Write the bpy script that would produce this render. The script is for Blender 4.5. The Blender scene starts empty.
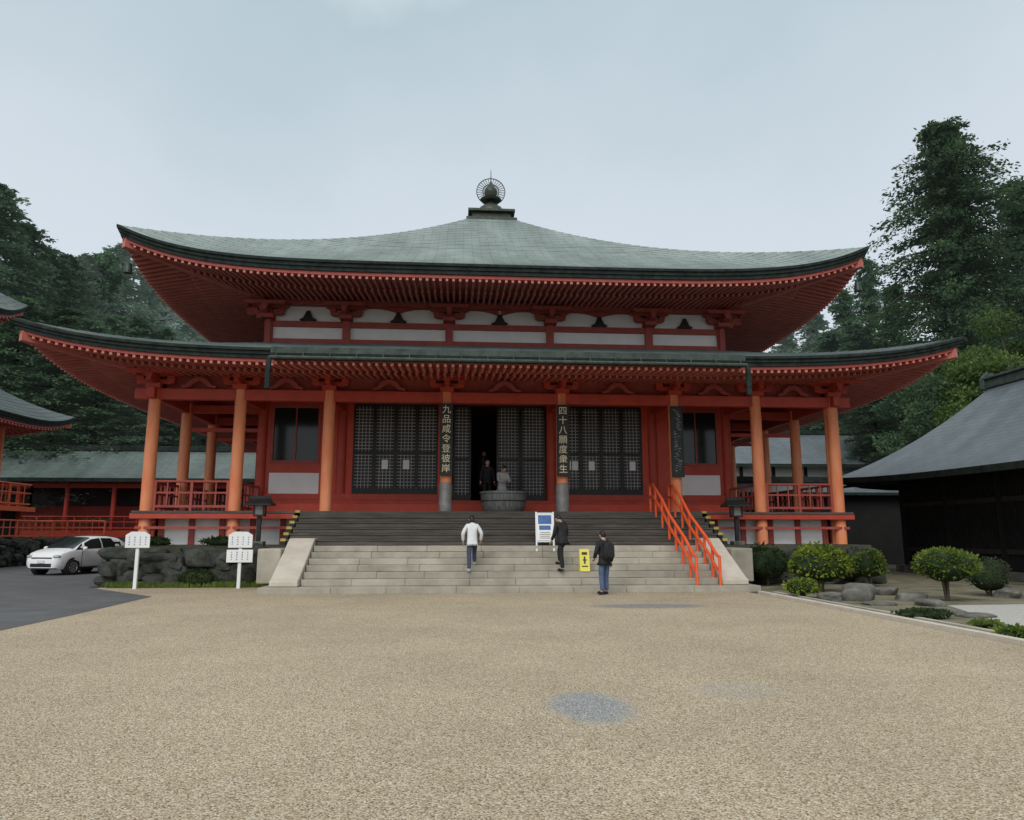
import bpy, bmesh, math, random
from mathutils import Vector, Matrix
random.seed(7)
R=math.radians; PI=math.pi
scene=bpy.context.scene; col=scene.collection

# ------------------------------------------------------------------ camera
CAM=Vector((-1.64,0,1.6)); TH=math.atan(.169); PS=R(4.2); F=740.0
cd=bpy.data.cameras.new('camera'); cam=bpy.data.objects.new('camera',cd); col.objects.link(cam)
cam.location=CAM; cam.rotation_euler=(PI/2+TH,0,-PS)
cd.sensor_width=36; cd.lens=36*F/1024; cd.clip_end=4000; cd.clip_start=.1
scene.camera=cam
def ray(u,v):
    x=(u-512)/F; y=(410-v)/F
    h=math.cos(TH)-y*math.sin(TH); dz=math.sin(TH)+y*math.cos(TH)
    return Vector((x*math.cos(PS)+h*math.sin(PS), -x*math.sin(PS)+h*math.cos(PS), dz))
def at(u,v,Y):
    d=ray(u,v); return CAM+d*(Y/d.y)
def gnd(u,v,z=0.0):
    d=ray(u,v); return CAM+d*((z-CAM.z)/d.z)

# ------------------------------------------------------------------ materials
def nodes(name):
    m=bpy.data.materials.new(name); m.use_nodes=True
    nt=m.node_tree; b=nt.nodes['Principled BSDF']
    return m,nt,b
def N(nt,t,**k):
    n=nt.nodes.new(t)
    for a,v in k.items(): setattr(n,a,v)
    return n
def ramp(nt,stops):
    r=N(nt,'ShaderNodeValToRGB'); e=r.color_ramp.elements
    while len(e)<len(stops): e.new(.5)
    for i,(p,c) in enumerate(stops):
        e[i].position=p; e[i].color=(*c,1) if len(c)==3 else c
    return r
def M(name,c1,c2=None,scale=3.0,rough=.6,bump=0.0,metal=0.0,stretch=(1,1,1),lo=.3,hi=.7,spec=.4,world=False,rand=0.0,bscale=None):
    m,nt,b=nodes(name); L=nt.links
    b.inputs['Roughness'].default_value=rough; b.inputs['Metallic'].default_value=metal
    b.inputs['Specular IOR Level'].default_value=spec
    if c2 is None: c2=tuple(min(1,x*1.25+.004) for x in c1)
    tc=N(nt,'ShaderNodeTexCoord'); mp=N(nt,'ShaderNodeMapping'); mp.inputs['Scale'].default_value=stretch
    if world:
        g=N(nt,'ShaderNodeNewGeometry'); L.new(g.outputs['Position'],mp.inputs['Vector'])
    else: L.new(tc.outputs['Object'],mp.inputs['Vector'])
    no=N(nt,'ShaderNodeTexNoise'); no.inputs['Scale'].default_value=scale; no.inputs['Detail'].default_value=6; no.inputs['Roughness'].default_value=.62
    L.new(mp.outputs['Vector'],no.inputs['Vector'])
    rp=ramp(nt,[(lo,c1),(hi,c2)]); L.new(no.outputs['Fac'],rp.inputs['Fac'])
    out=rp.outputs['Color']
    if rand:
        oi=N(nt,'ShaderNodeObjectInfo'); mr=N(nt,'ShaderNodeMapRange'); mr.inputs['To Min'].default_value=1-rand; mr.inputs['To Max'].default_value=1+rand
        L.new(oi.outputs['Random'],mr.inputs['Value'])
        mx=N(nt,'ShaderNodeMixRGB',blend_type='MULTIPLY'); mx.inputs['Fac'].default_value=1
        L.new(out,mx.inputs['Color1']); L.new(mr.outputs['Result'],mx.inputs['Color2']); out=mx.outputs['Color']
    L.new(out,b.inputs['Base Color'])
    if bump:
        n2=no
        if bscale:
            n2=N(nt,'ShaderNodeTexNoise'); n2.inputs['Scale'].default_value=bscale; n2.inputs['Detail'].default_value=5
            L.new(mp.outputs['Vector'],n2.inputs['Vector'])
        bp=N(nt,'ShaderNodeBump'); bp.inputs['Strength'].default_value=bump; bp.inputs['Distance'].default_value=.05
        L.new(n2.outputs['Fac'],bp.inputs['Height']); L.new(bp.outputs['Normal'],b.inputs['Normal'])
    return m
def foliage(name,c1,c2,scale=.5,rand=.25,trans=.35,haze_glow=0.0):
    # leaf: diffuse plus light passing through; haze = emission added to the leaves to imitate mist
    m=M(name,c1,c2,scale=scale,rough=.7,lo=.33,hi=.68,spec=.1,world=True,rand=rand)
    nt=m.node_tree; b=nt.nodes['Principled BSDF']; L=nt.links; out=nt.nodes['Material Output']
    src=b.inputs['Base Color'].links[0].from_socket
    tr=N(nt,'ShaderNodeBsdfTranslucent'); L.new(src,tr.inputs['Color'])
    mx=N(nt,'ShaderNodeMixShader'); mx.inputs[0].default_value=trans; L.new(b.outputs[0],mx.inputs[1]); L.new(tr.outputs[0],mx.inputs[2])
    if haze_glow:
        b.inputs['Emission Color'].default_value=(.68,.84,.80,1); b.inputs['Emission Strength'].default_value=haze_glow/(1-trans)
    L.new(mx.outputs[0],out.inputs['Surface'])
    return m
def copper(name,c1,c2,c3):
    m,nt,b=nodes(name); L=nt.links
    uv=N(nt,'ShaderNodeUVMap'); uv.uv_map='UVMap'
    no=N(nt,'ShaderNodeTexNoise'); no.inputs['Scale'].default_value=.35; no.inputs['Detail'].default_value=8; no.inputs['Roughness'].default_value=.65
    mp=N(nt,'ShaderNodeMapping'); mp.inputs['Scale'].default_value=(1.6,.35,1)
    L.new(uv.outputs['UV'],mp.inputs['Vector']); L.new(mp.outputs['Vector'],no.inputs['Vector'])
    rp=ramp(nt,[(.32,c1),(.5,c2),(.7,c3)]); L.new(no.outputs['Fac'],rp.inputs['Fac'])
    br=N(nt,'ShaderNodeTexBrick'); br.inputs['Scale'].default_value=1; br.inputs['Brick Width'].default_value=.75; br.inputs['Row Height'].default_value=.33
    br.inputs['Mortar Size'].default_value=.018; br.inputs['Color1'].default_value=(1,1,1,1); br.inputs['Color2'].default_value=(.74,.77,.77,1); br.inputs['Mortar'].default_value=(.35,.37,.36,1)
    L.new(uv.outputs['UV'],br.inputs['Vector'])
    mx=N(nt,'ShaderNodeMixRGB',blend_type='MULTIPLY'); mx.inputs['Fac'].default_value=.85
    L.new(rp.outputs['Color'],mx.inputs['Color1']); L.new(br.outputs['Color'],mx.inputs['Color2'])
    L.new(mx.outputs['Color'],b.inputs['Base Color']); b.inputs['Roughness'].default_value=.5; b.inputs['Specular IOR Level'].default_value=.5
    return m

red=M('vermilion_paint',(.40,.047,.027),(.52,.070,.037),scale=2.2,rough=.5,bump=.05)
redv=M('vivid_red_panel_paint',(.50,.052,.026),(.62,.075,.034),scale=2.2,rough=.5,bump=.05)
redd=M('weathered_red_paint',(.31,.058,.046),(.42,.085,.066),scale=3,rough=.6)
soffm=M('soffit_red_paint',(.36,.092,.075),(.47,.13,.105),scale=2,rough=.7)
rafm=M('rafter_red_paint',(.43,.118,.094),(.55,.16,.126),scale=2,rough=.65)
orange=M('orange_vermilion_paint',(.72,.20,.08),(.90,.36,.18),scale=1.6,rough=.5,stretch=(2,2,.4),bump=.04)
rail_red=M('handrail_paint',(.84,.105,.03),(.90,.15,.05),scale=4,rough=.35)
fence_red=M('fence_vermilion_paint',(.66,.13,.055),(.80,.19,.085),scale=3,rough=.5)
tip=M('rafter_tip_paint',(.46,.15,.115),(.56,.205,.15),scale=8)
plaster=M('white_plaster',(.80,.80,.79),(.90,.90,.89),scale=1.5,rough=.85)
black=M('black_lacquer',(.010,.010,.011),(.022,.021,.02),scale=5,rough=.45)
darkwood=M('dark_timber',(.018,.016,.015),(.045,.04,.036),scale=2,rough=.7,stretch=(3,3,.5))
shade=M('shade_toned_timber',(.006,.006,.006),(.014,.013,.012),scale=2,rough=.8)  # timber coloured near-black in place of shade on the walls
stepw=M('weathered_dark_step_boards',(.052,.046,.04),(.125,.112,.096),scale=2,rough=.75,stretch=(.6,4,4),bump=.15)
stone=M('step_stone',(.28,.258,.21),(.49,.455,.375),scale=1.1,rough=.85,bump=.25,bscale=30,rand=.12)
stonel=M('pale_cheek_stone',(.50,.455,.375),(.62,.57,.49),scale=3,rough=.85,bump=.2,bscale=30)
rock=M('rubble_rock',(.011,.014,.011),(.085,.09,.075),scale=3.2,rough=.95,bump=.9,bscale=7,world=True)
rockl=M('garden_rock',(.06,.06,.053),(.21,.205,.18),scale=2.6,rough=.9,bump=.5,bscale=9,world=True)
edge=M('eave_edge_copper',(.010,.015,.013),(.036,.048,.042),scale=4,rough=.75,spec=.15)
edge2=M('canopy_edge_copper',(.032,.045,.039),(.085,.11,.097),scale=4,rough=.7,spec=.2)
bronze=M('dark_bronze',(.025,.035,.028),(.075,.085,.065),scale=5,rough=.45,metal=.4)
censerm=M('weathered_bronze_bowl',(.075,.08,.078),(.23,.235,.225),scale=4,rough=.55,stretch=(4,4,.3),metal=.15,bump=.1)
steel=M('grey_metal',(.17,.165,.16),(.32,.31,.29),scale=4,rough=.5,metal=.2)
white=M('white_paint',(.78,.79,.80),(.86,.87,.87),scale=2,rough=.45)
yellow=M('yellow_plastic',(.74,.66,.08),(.82,.74,.14),scale=3,rough=.5)
yel2=M('dull_yellow_paint',(.38,.29,.06),(.52,.41,.10),scale=5,rough=.6)
gold=M('pale_gold_lettering',(.90,.77,.48),(.95,.86,.62),scale=9,rough=.5)
gridm=M('pale_lattice_bars',(.27,.28,.275),(.50,.51,.50),scale=.9,rough=.8)
paperw=M('white_paper',(.86,.86,.85),(.92,.92,.91),scale=3,rough=.8)
blue=M('printed_blue',(.05,.12,.33),(.09,.19,.42),scale=5,rough=.5)
ink=M('dark_ink',(.03,.03,.035),(.05,.05,.055),rough=.7)
glass=M('window_glass',(.010,.016,.016),(.028,.042,.04),scale=.6,rough=.12,spec=.4)
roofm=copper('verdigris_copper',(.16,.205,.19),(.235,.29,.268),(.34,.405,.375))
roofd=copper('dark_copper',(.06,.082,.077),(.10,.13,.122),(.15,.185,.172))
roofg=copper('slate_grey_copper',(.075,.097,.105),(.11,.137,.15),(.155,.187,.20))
roofv=copper('green_grey_copper',(.075,.105,.095),(.115,.15,.138),(.16,.205,.187))
skin=M('skin',(.50,.31,.22),(.56,.36,.26),scale=6,rough=.55)
hairm=M('black_hair',(.012,.010,.009),(.022,.018,.016),scale=30,rough=.5)
bark=M('bark',(.05,.038,.028),(.11,.085,.06),scale=3,rough=.9,stretch=(3,3,.5),bump=.4)
con_n=foliage('cedar_foliage',(.034,.08,.042),(.12,.20,.09),.5,haze_glow=.008)
con_f=foliage('haze_glow_conifer_foliage',(.046,.098,.060),(.128,.212,.118),.4,haze_glow=.014)  # slight leaf glow painted in for mist
con_m=foliage('haze_pale_conifer_foliage',(.07,.13,.09),(.15,.23,.155),.35,haze_glow=.04)  # paler leaf colour plus glow paint in the mist
con_ff=foliage('far_haze_pale_conifer_foliage',(.105,.165,.135),(.185,.26,.21),.3,.12,haze_glow=.10)  # palest leaves and strongest glow, distance haze put into the colour
brd=foliage('olive_green_foliage',(.045,.09,.025),(.14,.20,.065),.55)
shrubY=foliage('lime_shrub_leaves',(.12,.175,.02),(.33,.40,.065),1.6,.1)
shrubG=foliage('green_shrub_leaves',(.08,.135,.025),(.21,.275,.06),1.8,.1)
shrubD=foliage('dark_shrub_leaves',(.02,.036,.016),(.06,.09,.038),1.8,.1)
shrubGr=foliage('grey_green_shrub_leaves',(.04,.052,.034),(.095,.11,.075),2.0,.1)

# ------------------------------------------------------------------ mesh builder
_ico=bmesh.new(); bmesh.ops.create_icosphere(_ico,subdivisions=3,radius=1); ICO_V=[v.co.copy() for v in _ico.verts]
_ico.verts.index_update(); ICO_F=[tuple(v.index for v in f.verts) for f in _ico.faces]; _ico.free()
def wloc(o):
    p=Vector((0,0,0))
    while o is not None: p+=o.location; o=o.parent
    return p
class MB:
    def __init__(s): s.v=[]; s.f=[]; s.mi=[]; s.cur=0
    def add(s,vs,fs):
        o=len(s.v); s.v+=[tuple(p) for p in vs]; s.f+=[tuple(i+o for i in f) for f in fs]; s.mi+=[s.cur]*len(fs); return s
    def box(s,x0,x1,y0,y1,z0,z1):
        if x0>x1:x0,x1=x1,x0
        if y0>y1:y0,y1=y1,y0
        return s.add([(x0,y0,z0),(x1,y0,z0),(x1,y1,z0),(x0,y1,z0),(x0,y0,z1),(x1,y0,z1),(x1,y1,z1),(x0,y1,z1)],
              [(3,2,1,0),(4,5,6,7),(0,1,5,4),(1,2,6,5),(2,3,7,6),(3,0,4,7)])
    def bar(s,a,b,w,h,up=(0,0,1)):
        a=Vector(a);b=Vector(b);d=(b-a).normalized();u=Vector(up)
        if abs(d.dot(u))>.98:u=Vector((0,1,0))
        r=d.cross(u).normalized()*(w/2); u=r.cross(d).normalized()*(h/2)
        vs=[p+sx*r+sz*u for p in (a,b) for sx,sz in ((-1,-1),(1,-1),(1,1),(-1,1))]
        return s.add(vs,[(0,1,2,3),(7,6,5,4),(1,0,4,5),(2,1,5,6),(3,2,6,7),(0,3,7,4)])
    def strip(s,pts,w,h,side):
        side=Vector(side)*(w/2); vs=[];fs=[]
        for p in pts:
            p=Vector(p); vs+=[p-side-Vector((0,0,h/2)),p+side-Vector((0,0,h/2)),p+side+Vector((0,0,h/2)),p-side+Vector((0,0,h/2))]
        n=len(pts)
        for i in range(n-1):
            for k in range(4): a=i*4+k;b=i*4+(k+1)%4; fs.append((a,b,b+4,a+4))
        s.add(vs,fs); o=len(s.v)-len(vs)
        s.f+=[(o+3,o+2,o+1,o),(o+4*n-4,o+4*n-3,o+4*n-2,o+4*n-1)]; s.mi+=[s.cur,1]
        return s
    def tube(s,pts,rs,n=10):
        pts=[Vector(p) for p in pts]
        if not hasattr(rs,'__len__'): rs=[rs]*len(pts)
        vs=[];fs=[]
        for i,p in enumerate(pts):
            d=(pts[min(i+1,len(pts)-1)]-pts[max(i-1,0)]).normalized()
            u=Vector((0,0,1)) if abs(d.z)<.95 else Vector((1,0,0))
            r=d.cross(u).normalized(); u=r.cross(d)
            for k in range(n):
                a=2*PI*k/n; vs.append(p+(r*math.cos(a)+u*math.sin(a))*rs[i])
        for i in range(len(pts)-1):
            for k in range(n):
                a=i*n+k;b=i*n+(k+1)%n; fs.append((a,b,b+n,a+n))
        fs.append(tuple(range(n-1,-1,-1))); fs.append(tuple(range((len(pts)-1)*n,len(pts)*n)))
        return s.add(vs,fs)
    def lathe(s,prof,c=(0,0,0),n=28):
        vs=[];fs=[]
        for r,z in prof:
            for k in range(n):
                a=2*PI*k/n; vs.append((c[0]+r*math.cos(a),c[1]+r*math.sin(a),c[2]+z))
        for i in range(len(prof)-1):
            for k in range(n):
                a=i*n+k;b=i*n+(k+1)%n; fs.append((a,b,b+n,a+n))
        fs.append(tuple(range(n-1,-1,-1))); fs.append(tuple(range((len(prof)-1)*n,len(prof)*n)))
        return s.add(vs,fs)
    def prism(s,poly,a0,a1,axis='y'):
        n=len(poly)
        def P(p,a): return (p[0],a,p[1]) if axis=='y' else ((a,p[0],p[1]) if axis=='x' else (p[0],p[1],a))
        vs=[P(p,a0) for p in poly]+[P(p,a1) for p in poly]
        fs=[tuple(range(n)),tuple(range(2*n-1,n-1,-1))]+[(i,i+n,(i+1)%n+n,(i+1)%n) for i in range(n)]
        return s.add(vs,fs)
    def ell(s,c,r,jit=0,pw=1,seed=0,rot=0):
        rn=random.Random(seed); ph=[rn.uniform(0,6.28) for _ in range(9)]; fr=[rn.uniform(1.2,3.6) for _ in range(9)]
        vs=[]
        for v in ICO_V:
            q=Vector([math.copysign(abs(t)**pw,t) for t in v])
            j=1+jit*(math.sin(v.x*fr[0]+ph[0])*math.sin(v.y*fr[1]+ph[1])+math.sin(v.z*fr[2]+ph[2]+v.x*fr[3])+.6*math.sin(v.y*fr[4]*2+ph[4])*math.sin(v.z*fr[5]*2+v.x*3+ph[5]))
            q=Vector((q.x*r[0]*j,q.y*r[1]*j,q.z*r[2]*j))
            if rot: q=Matrix.Rotation(rot,3,'Z')@q
            vs.append(q+Vector(c))
        return s.add(vs,ICO_F)
    def build(s,name,mat,parent=None,smooth=False,world=True,bevel=0,ang=40,uv=None,leaf=False):
        off=wloc(parent) if (parent and world) else Vector((0,0,0))
        me=bpy.data.meshes.new(name); me.from_pydata([(v[0]-off.x,v[1]-off.y,v[2]-off.z) for v in s.v],[],s.f)
        if isinstance(mat,(list,tuple)):
            for q in mat: me.materials.append(q)
            me.polygons.foreach_set('material_index',s.mi)
        else: me.materials.append(mat)
        if uv:
            l=me.uv_layers.new(name='UVMap')
            for lp in me.loops: l.data[lp.index].uv=uv[lp.vertex_index]
        me.update()
        if not uv and not leaf:
            bm=bmesh.new(); bm.from_mesh(me); bmesh.ops.recalc_face_normals(bm,faces=bm.faces); bm.to_mesh(me); bm.free()
        if smooth:
            me.polygons.foreach_set('use_smooth',[True]*len(me.polygons))
            if ang<180: me.set_sharp_from_angle(angle=R(ang))
        o=bpy.data.objects.new(name,me); col.objects.link(o)
        if parent: o.parent=parent
        if bevel:
            b=o.modifiers.new('bevel','BEVEL'); b.width=bevel; b.segments=2; b.limit_method='ANGLE'
        return o
def tag(o,label,cat,group=None):
    o['label']=label; o['category']=cat
    if group:o['group']=group
    return o
def thing(name,label,cat,loc=(0,0,0),rz=0,group=None):
    o=bpy.data.objects.new(name,None); col.objects.link(o); o.empty_display_size=.2
    o.location=loc; o.rotation_euler=(0,0,rz); return tag(o,label,cat,group)
def struct(o): o['kind']='structure'; return o
def inst(o,loc,parent,rz=0,name=None):
    c=o.copy(); col.objects.link(c); c.parent=parent; c.location=loc; c.rotation_euler=(0,0,rz); return c
def pbox(name,mat,parent,*b,bevel=0): return MB().box(*b).build(name,mat,parent,bevel=bevel)
def pbar(name,mat,parent,a,b,w,h): return MB().bar(a,b,w,h).build(name,mat,parent)

# ------------------------------------------------------------------ setting: ground
def gravel_mat():
    m,nt,b=nodes('tan_gravel'); L=nt.links
    tc=N(nt,'ShaderNodeTexCoord')
    vo=N(nt,'ShaderNodeTexVoronoi',voronoi_dimensions='2D'); vo.inputs['Scale'].default_value=80
    L.new(tc.outputs['Object'],vo.inputs['Vector'])
    sp=N(nt,'ShaderNodeSeparateColor'); L.new(vo.outputs['Color'],sp.inputs['Color'])
    rp=ramp(nt,[(0,(.23,.18,.12)),(.25,(.44,.355,.24)),(.6,(.56,.47,.335)),(.86,(.67,.585,.44)),(1,(.80,.74,.62))]); L.new(sp.outputs['Red'],rp.inputs['Fac'])
    dr=ramp(nt,[(.0,(1,1,1)),(.5,(.97,.97,.97)),(.85,(.56,.53,.49))])
    mul=N(nt,'ShaderNodeMath',operation='MULTIPLY'); mul.inputs[1].default_value=1.2
    L.new(vo.outputs['Distance'],mul.inputs[0]); L.new(mul.outputs[0],dr.inputs['Fac'])
    m1=N(nt,'ShaderNodeMixRGB',blend_type='MULTIPLY'); m1.inputs['Fac'].default_value=1
    L.new(rp.outputs['Color'],m1.inputs['Color1']); L.new(dr.outputs['Color'],m1.inputs['Color2'])
    no=N(nt,'ShaderNodeTexNoise'); no.inputs['Scale'].default_value=.35; no.inputs['Detail'].default_value=9; no.inputs['Roughness'].default_value=.66
    L.new(tc.outputs['Object'],no.inputs['Vector'])
    nr=ramp(nt,[(.3,(.82,.81,.79)),(.7,(1.08,1.07,1.05))]); L.new(no.outputs['Fac'],nr.inputs['Fac'])
    m2=N(nt,'ShaderNodeMixRGB',blend_type='MULTIPLY'); m2.inputs['Fac'].default_value=1
    L.new(m1.outputs['Color'],m2.inputs['Color1']); L.new(nr.outputs['Color'],m2.inputs['Color2'])
    out=m2.outputs['Color']
    for (cx,cy,rx,ry,am,dk) in ((-.36,7.28,.42,.70,.95,.95),(2.75,17.1,1.45,.60,.85,.72),(1.3,7.9,.5,.45,.3,1.0)):
        mp=N(nt,'ShaderNodeMapping',vector_type='POINT'); mp.inputs['Location'].default_value=(-cx/rx,-cy/ry,0); mp.inputs['Scale'].default_value=(1/rx,1/ry,0)
        L.new(tc.outputs['Object'],mp.inputs['Vector'])
        ln=N(nt,'ShaderNodeVectorMath',operation='LENGTH'); L.new(mp.outputs['Vector'],ln.inputs[0])
        n2=N(nt,'ShaderNodeTexNoise'); n2.inputs['Scale'].default_value=5; n2.inputs['Detail'].default_value=6; n2.inputs['Roughness'].default_value=.75
        L.new(tc.outputs['Object'],n2.inputs['Vector'])
        ad=N(nt,'ShaderNodeMath',operation='MULTIPLY_ADD'); ad.inputs[1].default_value=.75; L.new(n2.outputs['Fac'],ad.inputs[0]); L.new(ln.outputs['Value'],ad.inputs[2])
        mk=ramp(nt,[(.0,(am,am,am)),(1.0,(0,0,0))]); mr=N(nt,'ShaderNodeMapRange'); mr.inputs['From Min'].default_value=1.05; mr.inputs['From Max'].default_value=1.48
        L.new(ad.outputs[0],mr.inputs['Value']); L.new(mr.outputs['Result'],mk.inputs['Fac'])
        gr=ramp(nt,[(0,(.17*dk,.18*dk,.18*dk)),(.5,(.36*dk,.37*dk,.37*dk)),(1,(.56*dk,.57*dk,.565*dk))]); L.new(sp.outputs['Green'],gr.inputs['Fac'])
        g2=N(nt,'ShaderNodeMixRGB',blend_type='MULTIPLY'); g2.inputs['Fac'].default_value=1; L.new(gr.outputs['Color'],g2.inputs['Color1']); L.new(dr.outputs['Color'],g2.inputs['Color2'])
        mx=N(nt,'ShaderNodeMixRGB'); L.new(mk.outputs['Color'],mx.inputs['Fac']); L.new(out,mx.inputs['Color1']); L.new(g2.outputs['Color'],mx.inputs['Color2']); out=mx.outputs['Color']
    L.new(out,b.inputs['Base Color']); b.inputs['Roughness'].default_value=.85; b.inputs['Specular IOR Level'].default_value=.2
    bp=N(nt,'ShaderNodeBump',invert=True); bp.inputs['Strength'].default_value=.55; bp.inputs['Distance'].default_value=.012
    L.new(vo.outputs['Distance'],bp.inputs['Height']); L.new(bp.outputs['Normal'],b.inputs['Normal'])
    return m
soil=M('dark_soil',(.045,.045,.03),(.10,.095,.06),scale=.6,rough=.95,bump=.3)
moss=M('mossy_garden_soil',(.07,.08,.04),(.27,.235,.165),scale=1.3,rough=.95,bump=.4,bscale=14)
asph=M('asphalt',(.085,.088,.091),(.135,.14,.142),scale=1.2,rough=.8,bump=.2,bscale=80)
pathm=M('pale_path_gravel',(.36,.35,.32),(.52,.50,.47),scale=14,rough=.9,bump=.3)
def sheet(name,pts,z,mat,n=1):
    m=MB(); m.add([(p[0],p[1],z) for p in pts],[tuple(range(len(pts)))]); return struct(m.build(name,mat))
sheet('ground',[(-1500,-300),(1500,-300),(1500,2500),(-1500,2500)],0,soil)
sheet('gravel_court',[(6.62,-30),(6.62,21),(12.5,26),(-12.5,26),(-14,-30)],.006,gravel_mat())
sheet('asphalt_road',[(-70,-10),(-9.3,12.0),(-9.35,16),(-9.6,20.6),(-12.9,24.2),(-14.0,60),(-70,60)],.011,asph)
sheet('garden_bed',[(6.9,4),(17.8,4),(17.8,34),(12.4,34),(12.4,24),(7.2,24)],.007,moss)
sheet('garden_path',[(8.2,12.9),(16.9,13.6),(16.9,17.2),(9.6,16.7)],.012,pathm)
def hill(name,x0,x1,y0,y1,f,mat,n=40):
    m=MB(); vs=[];fs=[]
    for j in range(n+1):
        for i in range(n+1):
            x=x0+(x1-x0)*i/n; y=y0+(y1-y0)*j/n; vs.append((x,y,f(i/n,j/n)))
    for j in range(n):
        for i in range(n): a=j*(n+1)+i; fs.append((a,a+1,a+n+2,a+n+1))
    m.add(vs,fs); return struct(m.build(name,mat,smooth=True,ang=180))
hillm=M('hill_undergrowth',(.03,.055,.035),(.07,.11,.06),scale=.25,rough=.9,world=True)
hill('wooded_hill',-150,150,56,260,lambda a,b:-.5+min(1,b*3.5)*(4+6*abs(a-.5)*2)+10*b+1.2*math.sin(a*40)*math.sin(b*23),hillm)

# ------------------------------------------------------------------ roofs
CY=38.3
def S(k,x,r,cx=0,cy=CY):
    if k==0: return (cx+x,cy-r)
    if k==1: return (cx+r,cy+x)
    if k==2: return (cx-x,cy+r)
    return (cx-r,cy-x)
SIDE=[(1,0,0),(0,1,0),(-1,0,0),(0,-1,0)]
def sbox(mb,k,x0,x1,r0,r1,z0,z1,cx=0,cy=CY):
    a=S(k,x0,r0,cx,cy); b=S(k,x1,r1,cx,cy); mb.box(a[0],b[0],a[1],b[1],z0,z1)
def spart(name,mat,parent,k,x0,x1,r0,r1,z0,z1,bevel=0):
    m=MB(); sbox(m,k,x0,x1,r0,r1,z0,z1); return m.build(name,mat,parent,bevel=bevel)
def make_roof(root,cx,cy,W,s0,z0,dz,conc,rise,p,nS,mat,rin,zin,thick,spacing=.28,rw=.10,pre='upper',nE=64,single=True,hp=2.2):
    def rz(e): return rise*(.97*abs(e)**p+.03*e*e)
    vs=[];fs=[];uv=[]
    es=[math.copysign(1-(1-abs(-1+2*i/nE))**1.25,-1+2*i/nE) for i in range(nE+1)]
    for k in range(4):
        st=len(vs)
        for i in range(nS):
            for (s,lip) in ((1-(1-s0)*i/nS,.022),(1-(1-s0)*(i+1)/nS,0)):
                for e in es:
                    x,y=S(k,e*W*s,W*s,cx,cy); q=(1-s)/(1-s0)
                    z=z0+dz*(1-s)-conc*q*(1-q)+rz(e)*max(0,(s-s0)/(1-s0))**hp+lip
                    vs.append((x,y,z)); uv.append((e*W*s+k*3.3,q*W*1.2+k*1.7))
        for r in range(2*nS-1):
            for i in range(nE):
                a=st+r*(nE+1)+i; fs.append((a,a+1,a+nE+2,a+nE+1))
    m=MB(); m.add(vs,fs); rf=m.build(pre+'_roof',mat,root,uv=uv,smooth=True,ang=25)
    def ring(name,prof,mt):
        q=MB(); n=4*nE
        vv=[];ff=[]
        for (o,d) in prof:
            for k in range(4):
                for e in es[:-1]:
                    x,y=S(k,e*(W+o),W+o,cx,cy); vv.append((x,y,z0+rz(e)+d))
        for r in range(len(prof)-1):
            for i in range(n): ff.append((r*n+i,r*n+(i+1)%n,(r+1)*n+(i+1)%n,(r+1)*n+i))
        q.add(vv,ff); return q.build(name,mt,rf,smooth=True,ang=30)
    t=thick
    ring('eave_edge',[(-.25,.03),(.03,.03),(.03,-.14*t),(-.03,-.15*t),(-.03,-.42*t),(-.08,-.44*t),(-.08,-.72*t),(-.3,-.73*t)],edge)
    ring('eave_board',[(-.2,-.70*t),(-.14,-.735*t),(-.14,-.99*t),(-.45,-t)],redd)
    rout=W-.22; zo=z0-t
    def zs(x,r):
        f=(r-rin)/(rout-rin); f=max(0,min(1.05,f)); e=min(1,abs(x/r))
        return zin+(zo-zin)*f+rz(e)*f
    q=MB(); vv=[];ff=[]; nr=6; n=4*nE
    for j in range(nr+1):
        r=rin-.1+(rout-rin+.1)*j/nr
        for k in range(4):
            for e in es[:-1]:
                x,y=S(k,e*r,r,cx,cy); vv.append((x,y,zs(e*r,r)+.03))
    for j in range(nr):
        for i in range(n): ff.append((j*n+i,j*n+(i+1)%n,(j+1)*n+(i+1)%n,(j+1)*n+i))
    q.add(vv,ff); q.build('soffit',soffm,rf,smooth=True,ang=180)
    restb=MB(); restf=MB()
    n=int(2*rout/spacing); mid=n//2
    for k in range(4):
        for i in range(n+1):
            x=-rout+.1+(2*rout-.2)*i/n
            r0=max(rin-.05,abs(x)+.02); rm=rin+.62*(rout-rin); r1=rout+.06
            own=single and k==0 and abs(i-mid)<48
            if r0<rm-.1:
                mb=MB() if own else restb
                mb.strip([(*S(k,x,r0+(rm-r0)*j/2,cx,cy),zs(x,r0+(rm-r0)*j/2)-.15) for j in range(3)],rw,.11,SIDE[k])
                if own: mb.build('base_rafter',[rafm,tip],rf)
                rs=rm-.3
            else: rs=r0
            if r1-rs<.1: continue
            mb=MB() if own else restf
            mb.strip([(*S(k,x,rs+(r1-rs)*j/2,cx,cy),zs(x,rs+(r1-rs)*j/2)-.04) for j in range(3)],rw,.10,SIDE[k])
            if own: mb.build('flying_rafter',[rafm,tip],rf)
    for nm,mb in (('base_rafter',restb),('flying_rafter',restf)):
        o=mb.build(nm,[rafm,tip],rf); o['kind']='stuff'
    for k in range(4):
        m=MB(); pts=[]
        for j in range(7):
            r=rin-.2+(rout+.05-rin+.2)*j/6; pts.append((*S(k,r,r,cx,cy),zs(r,r)-.12))
        dd=Vector(SIDE[k])+Vector(SIDE[(k+1)%4]); m.strip(pts,.26,.3,dd.normalized()); m.build('hip_rafter',[rafm,tip],rf)
    return rf,zs

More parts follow.
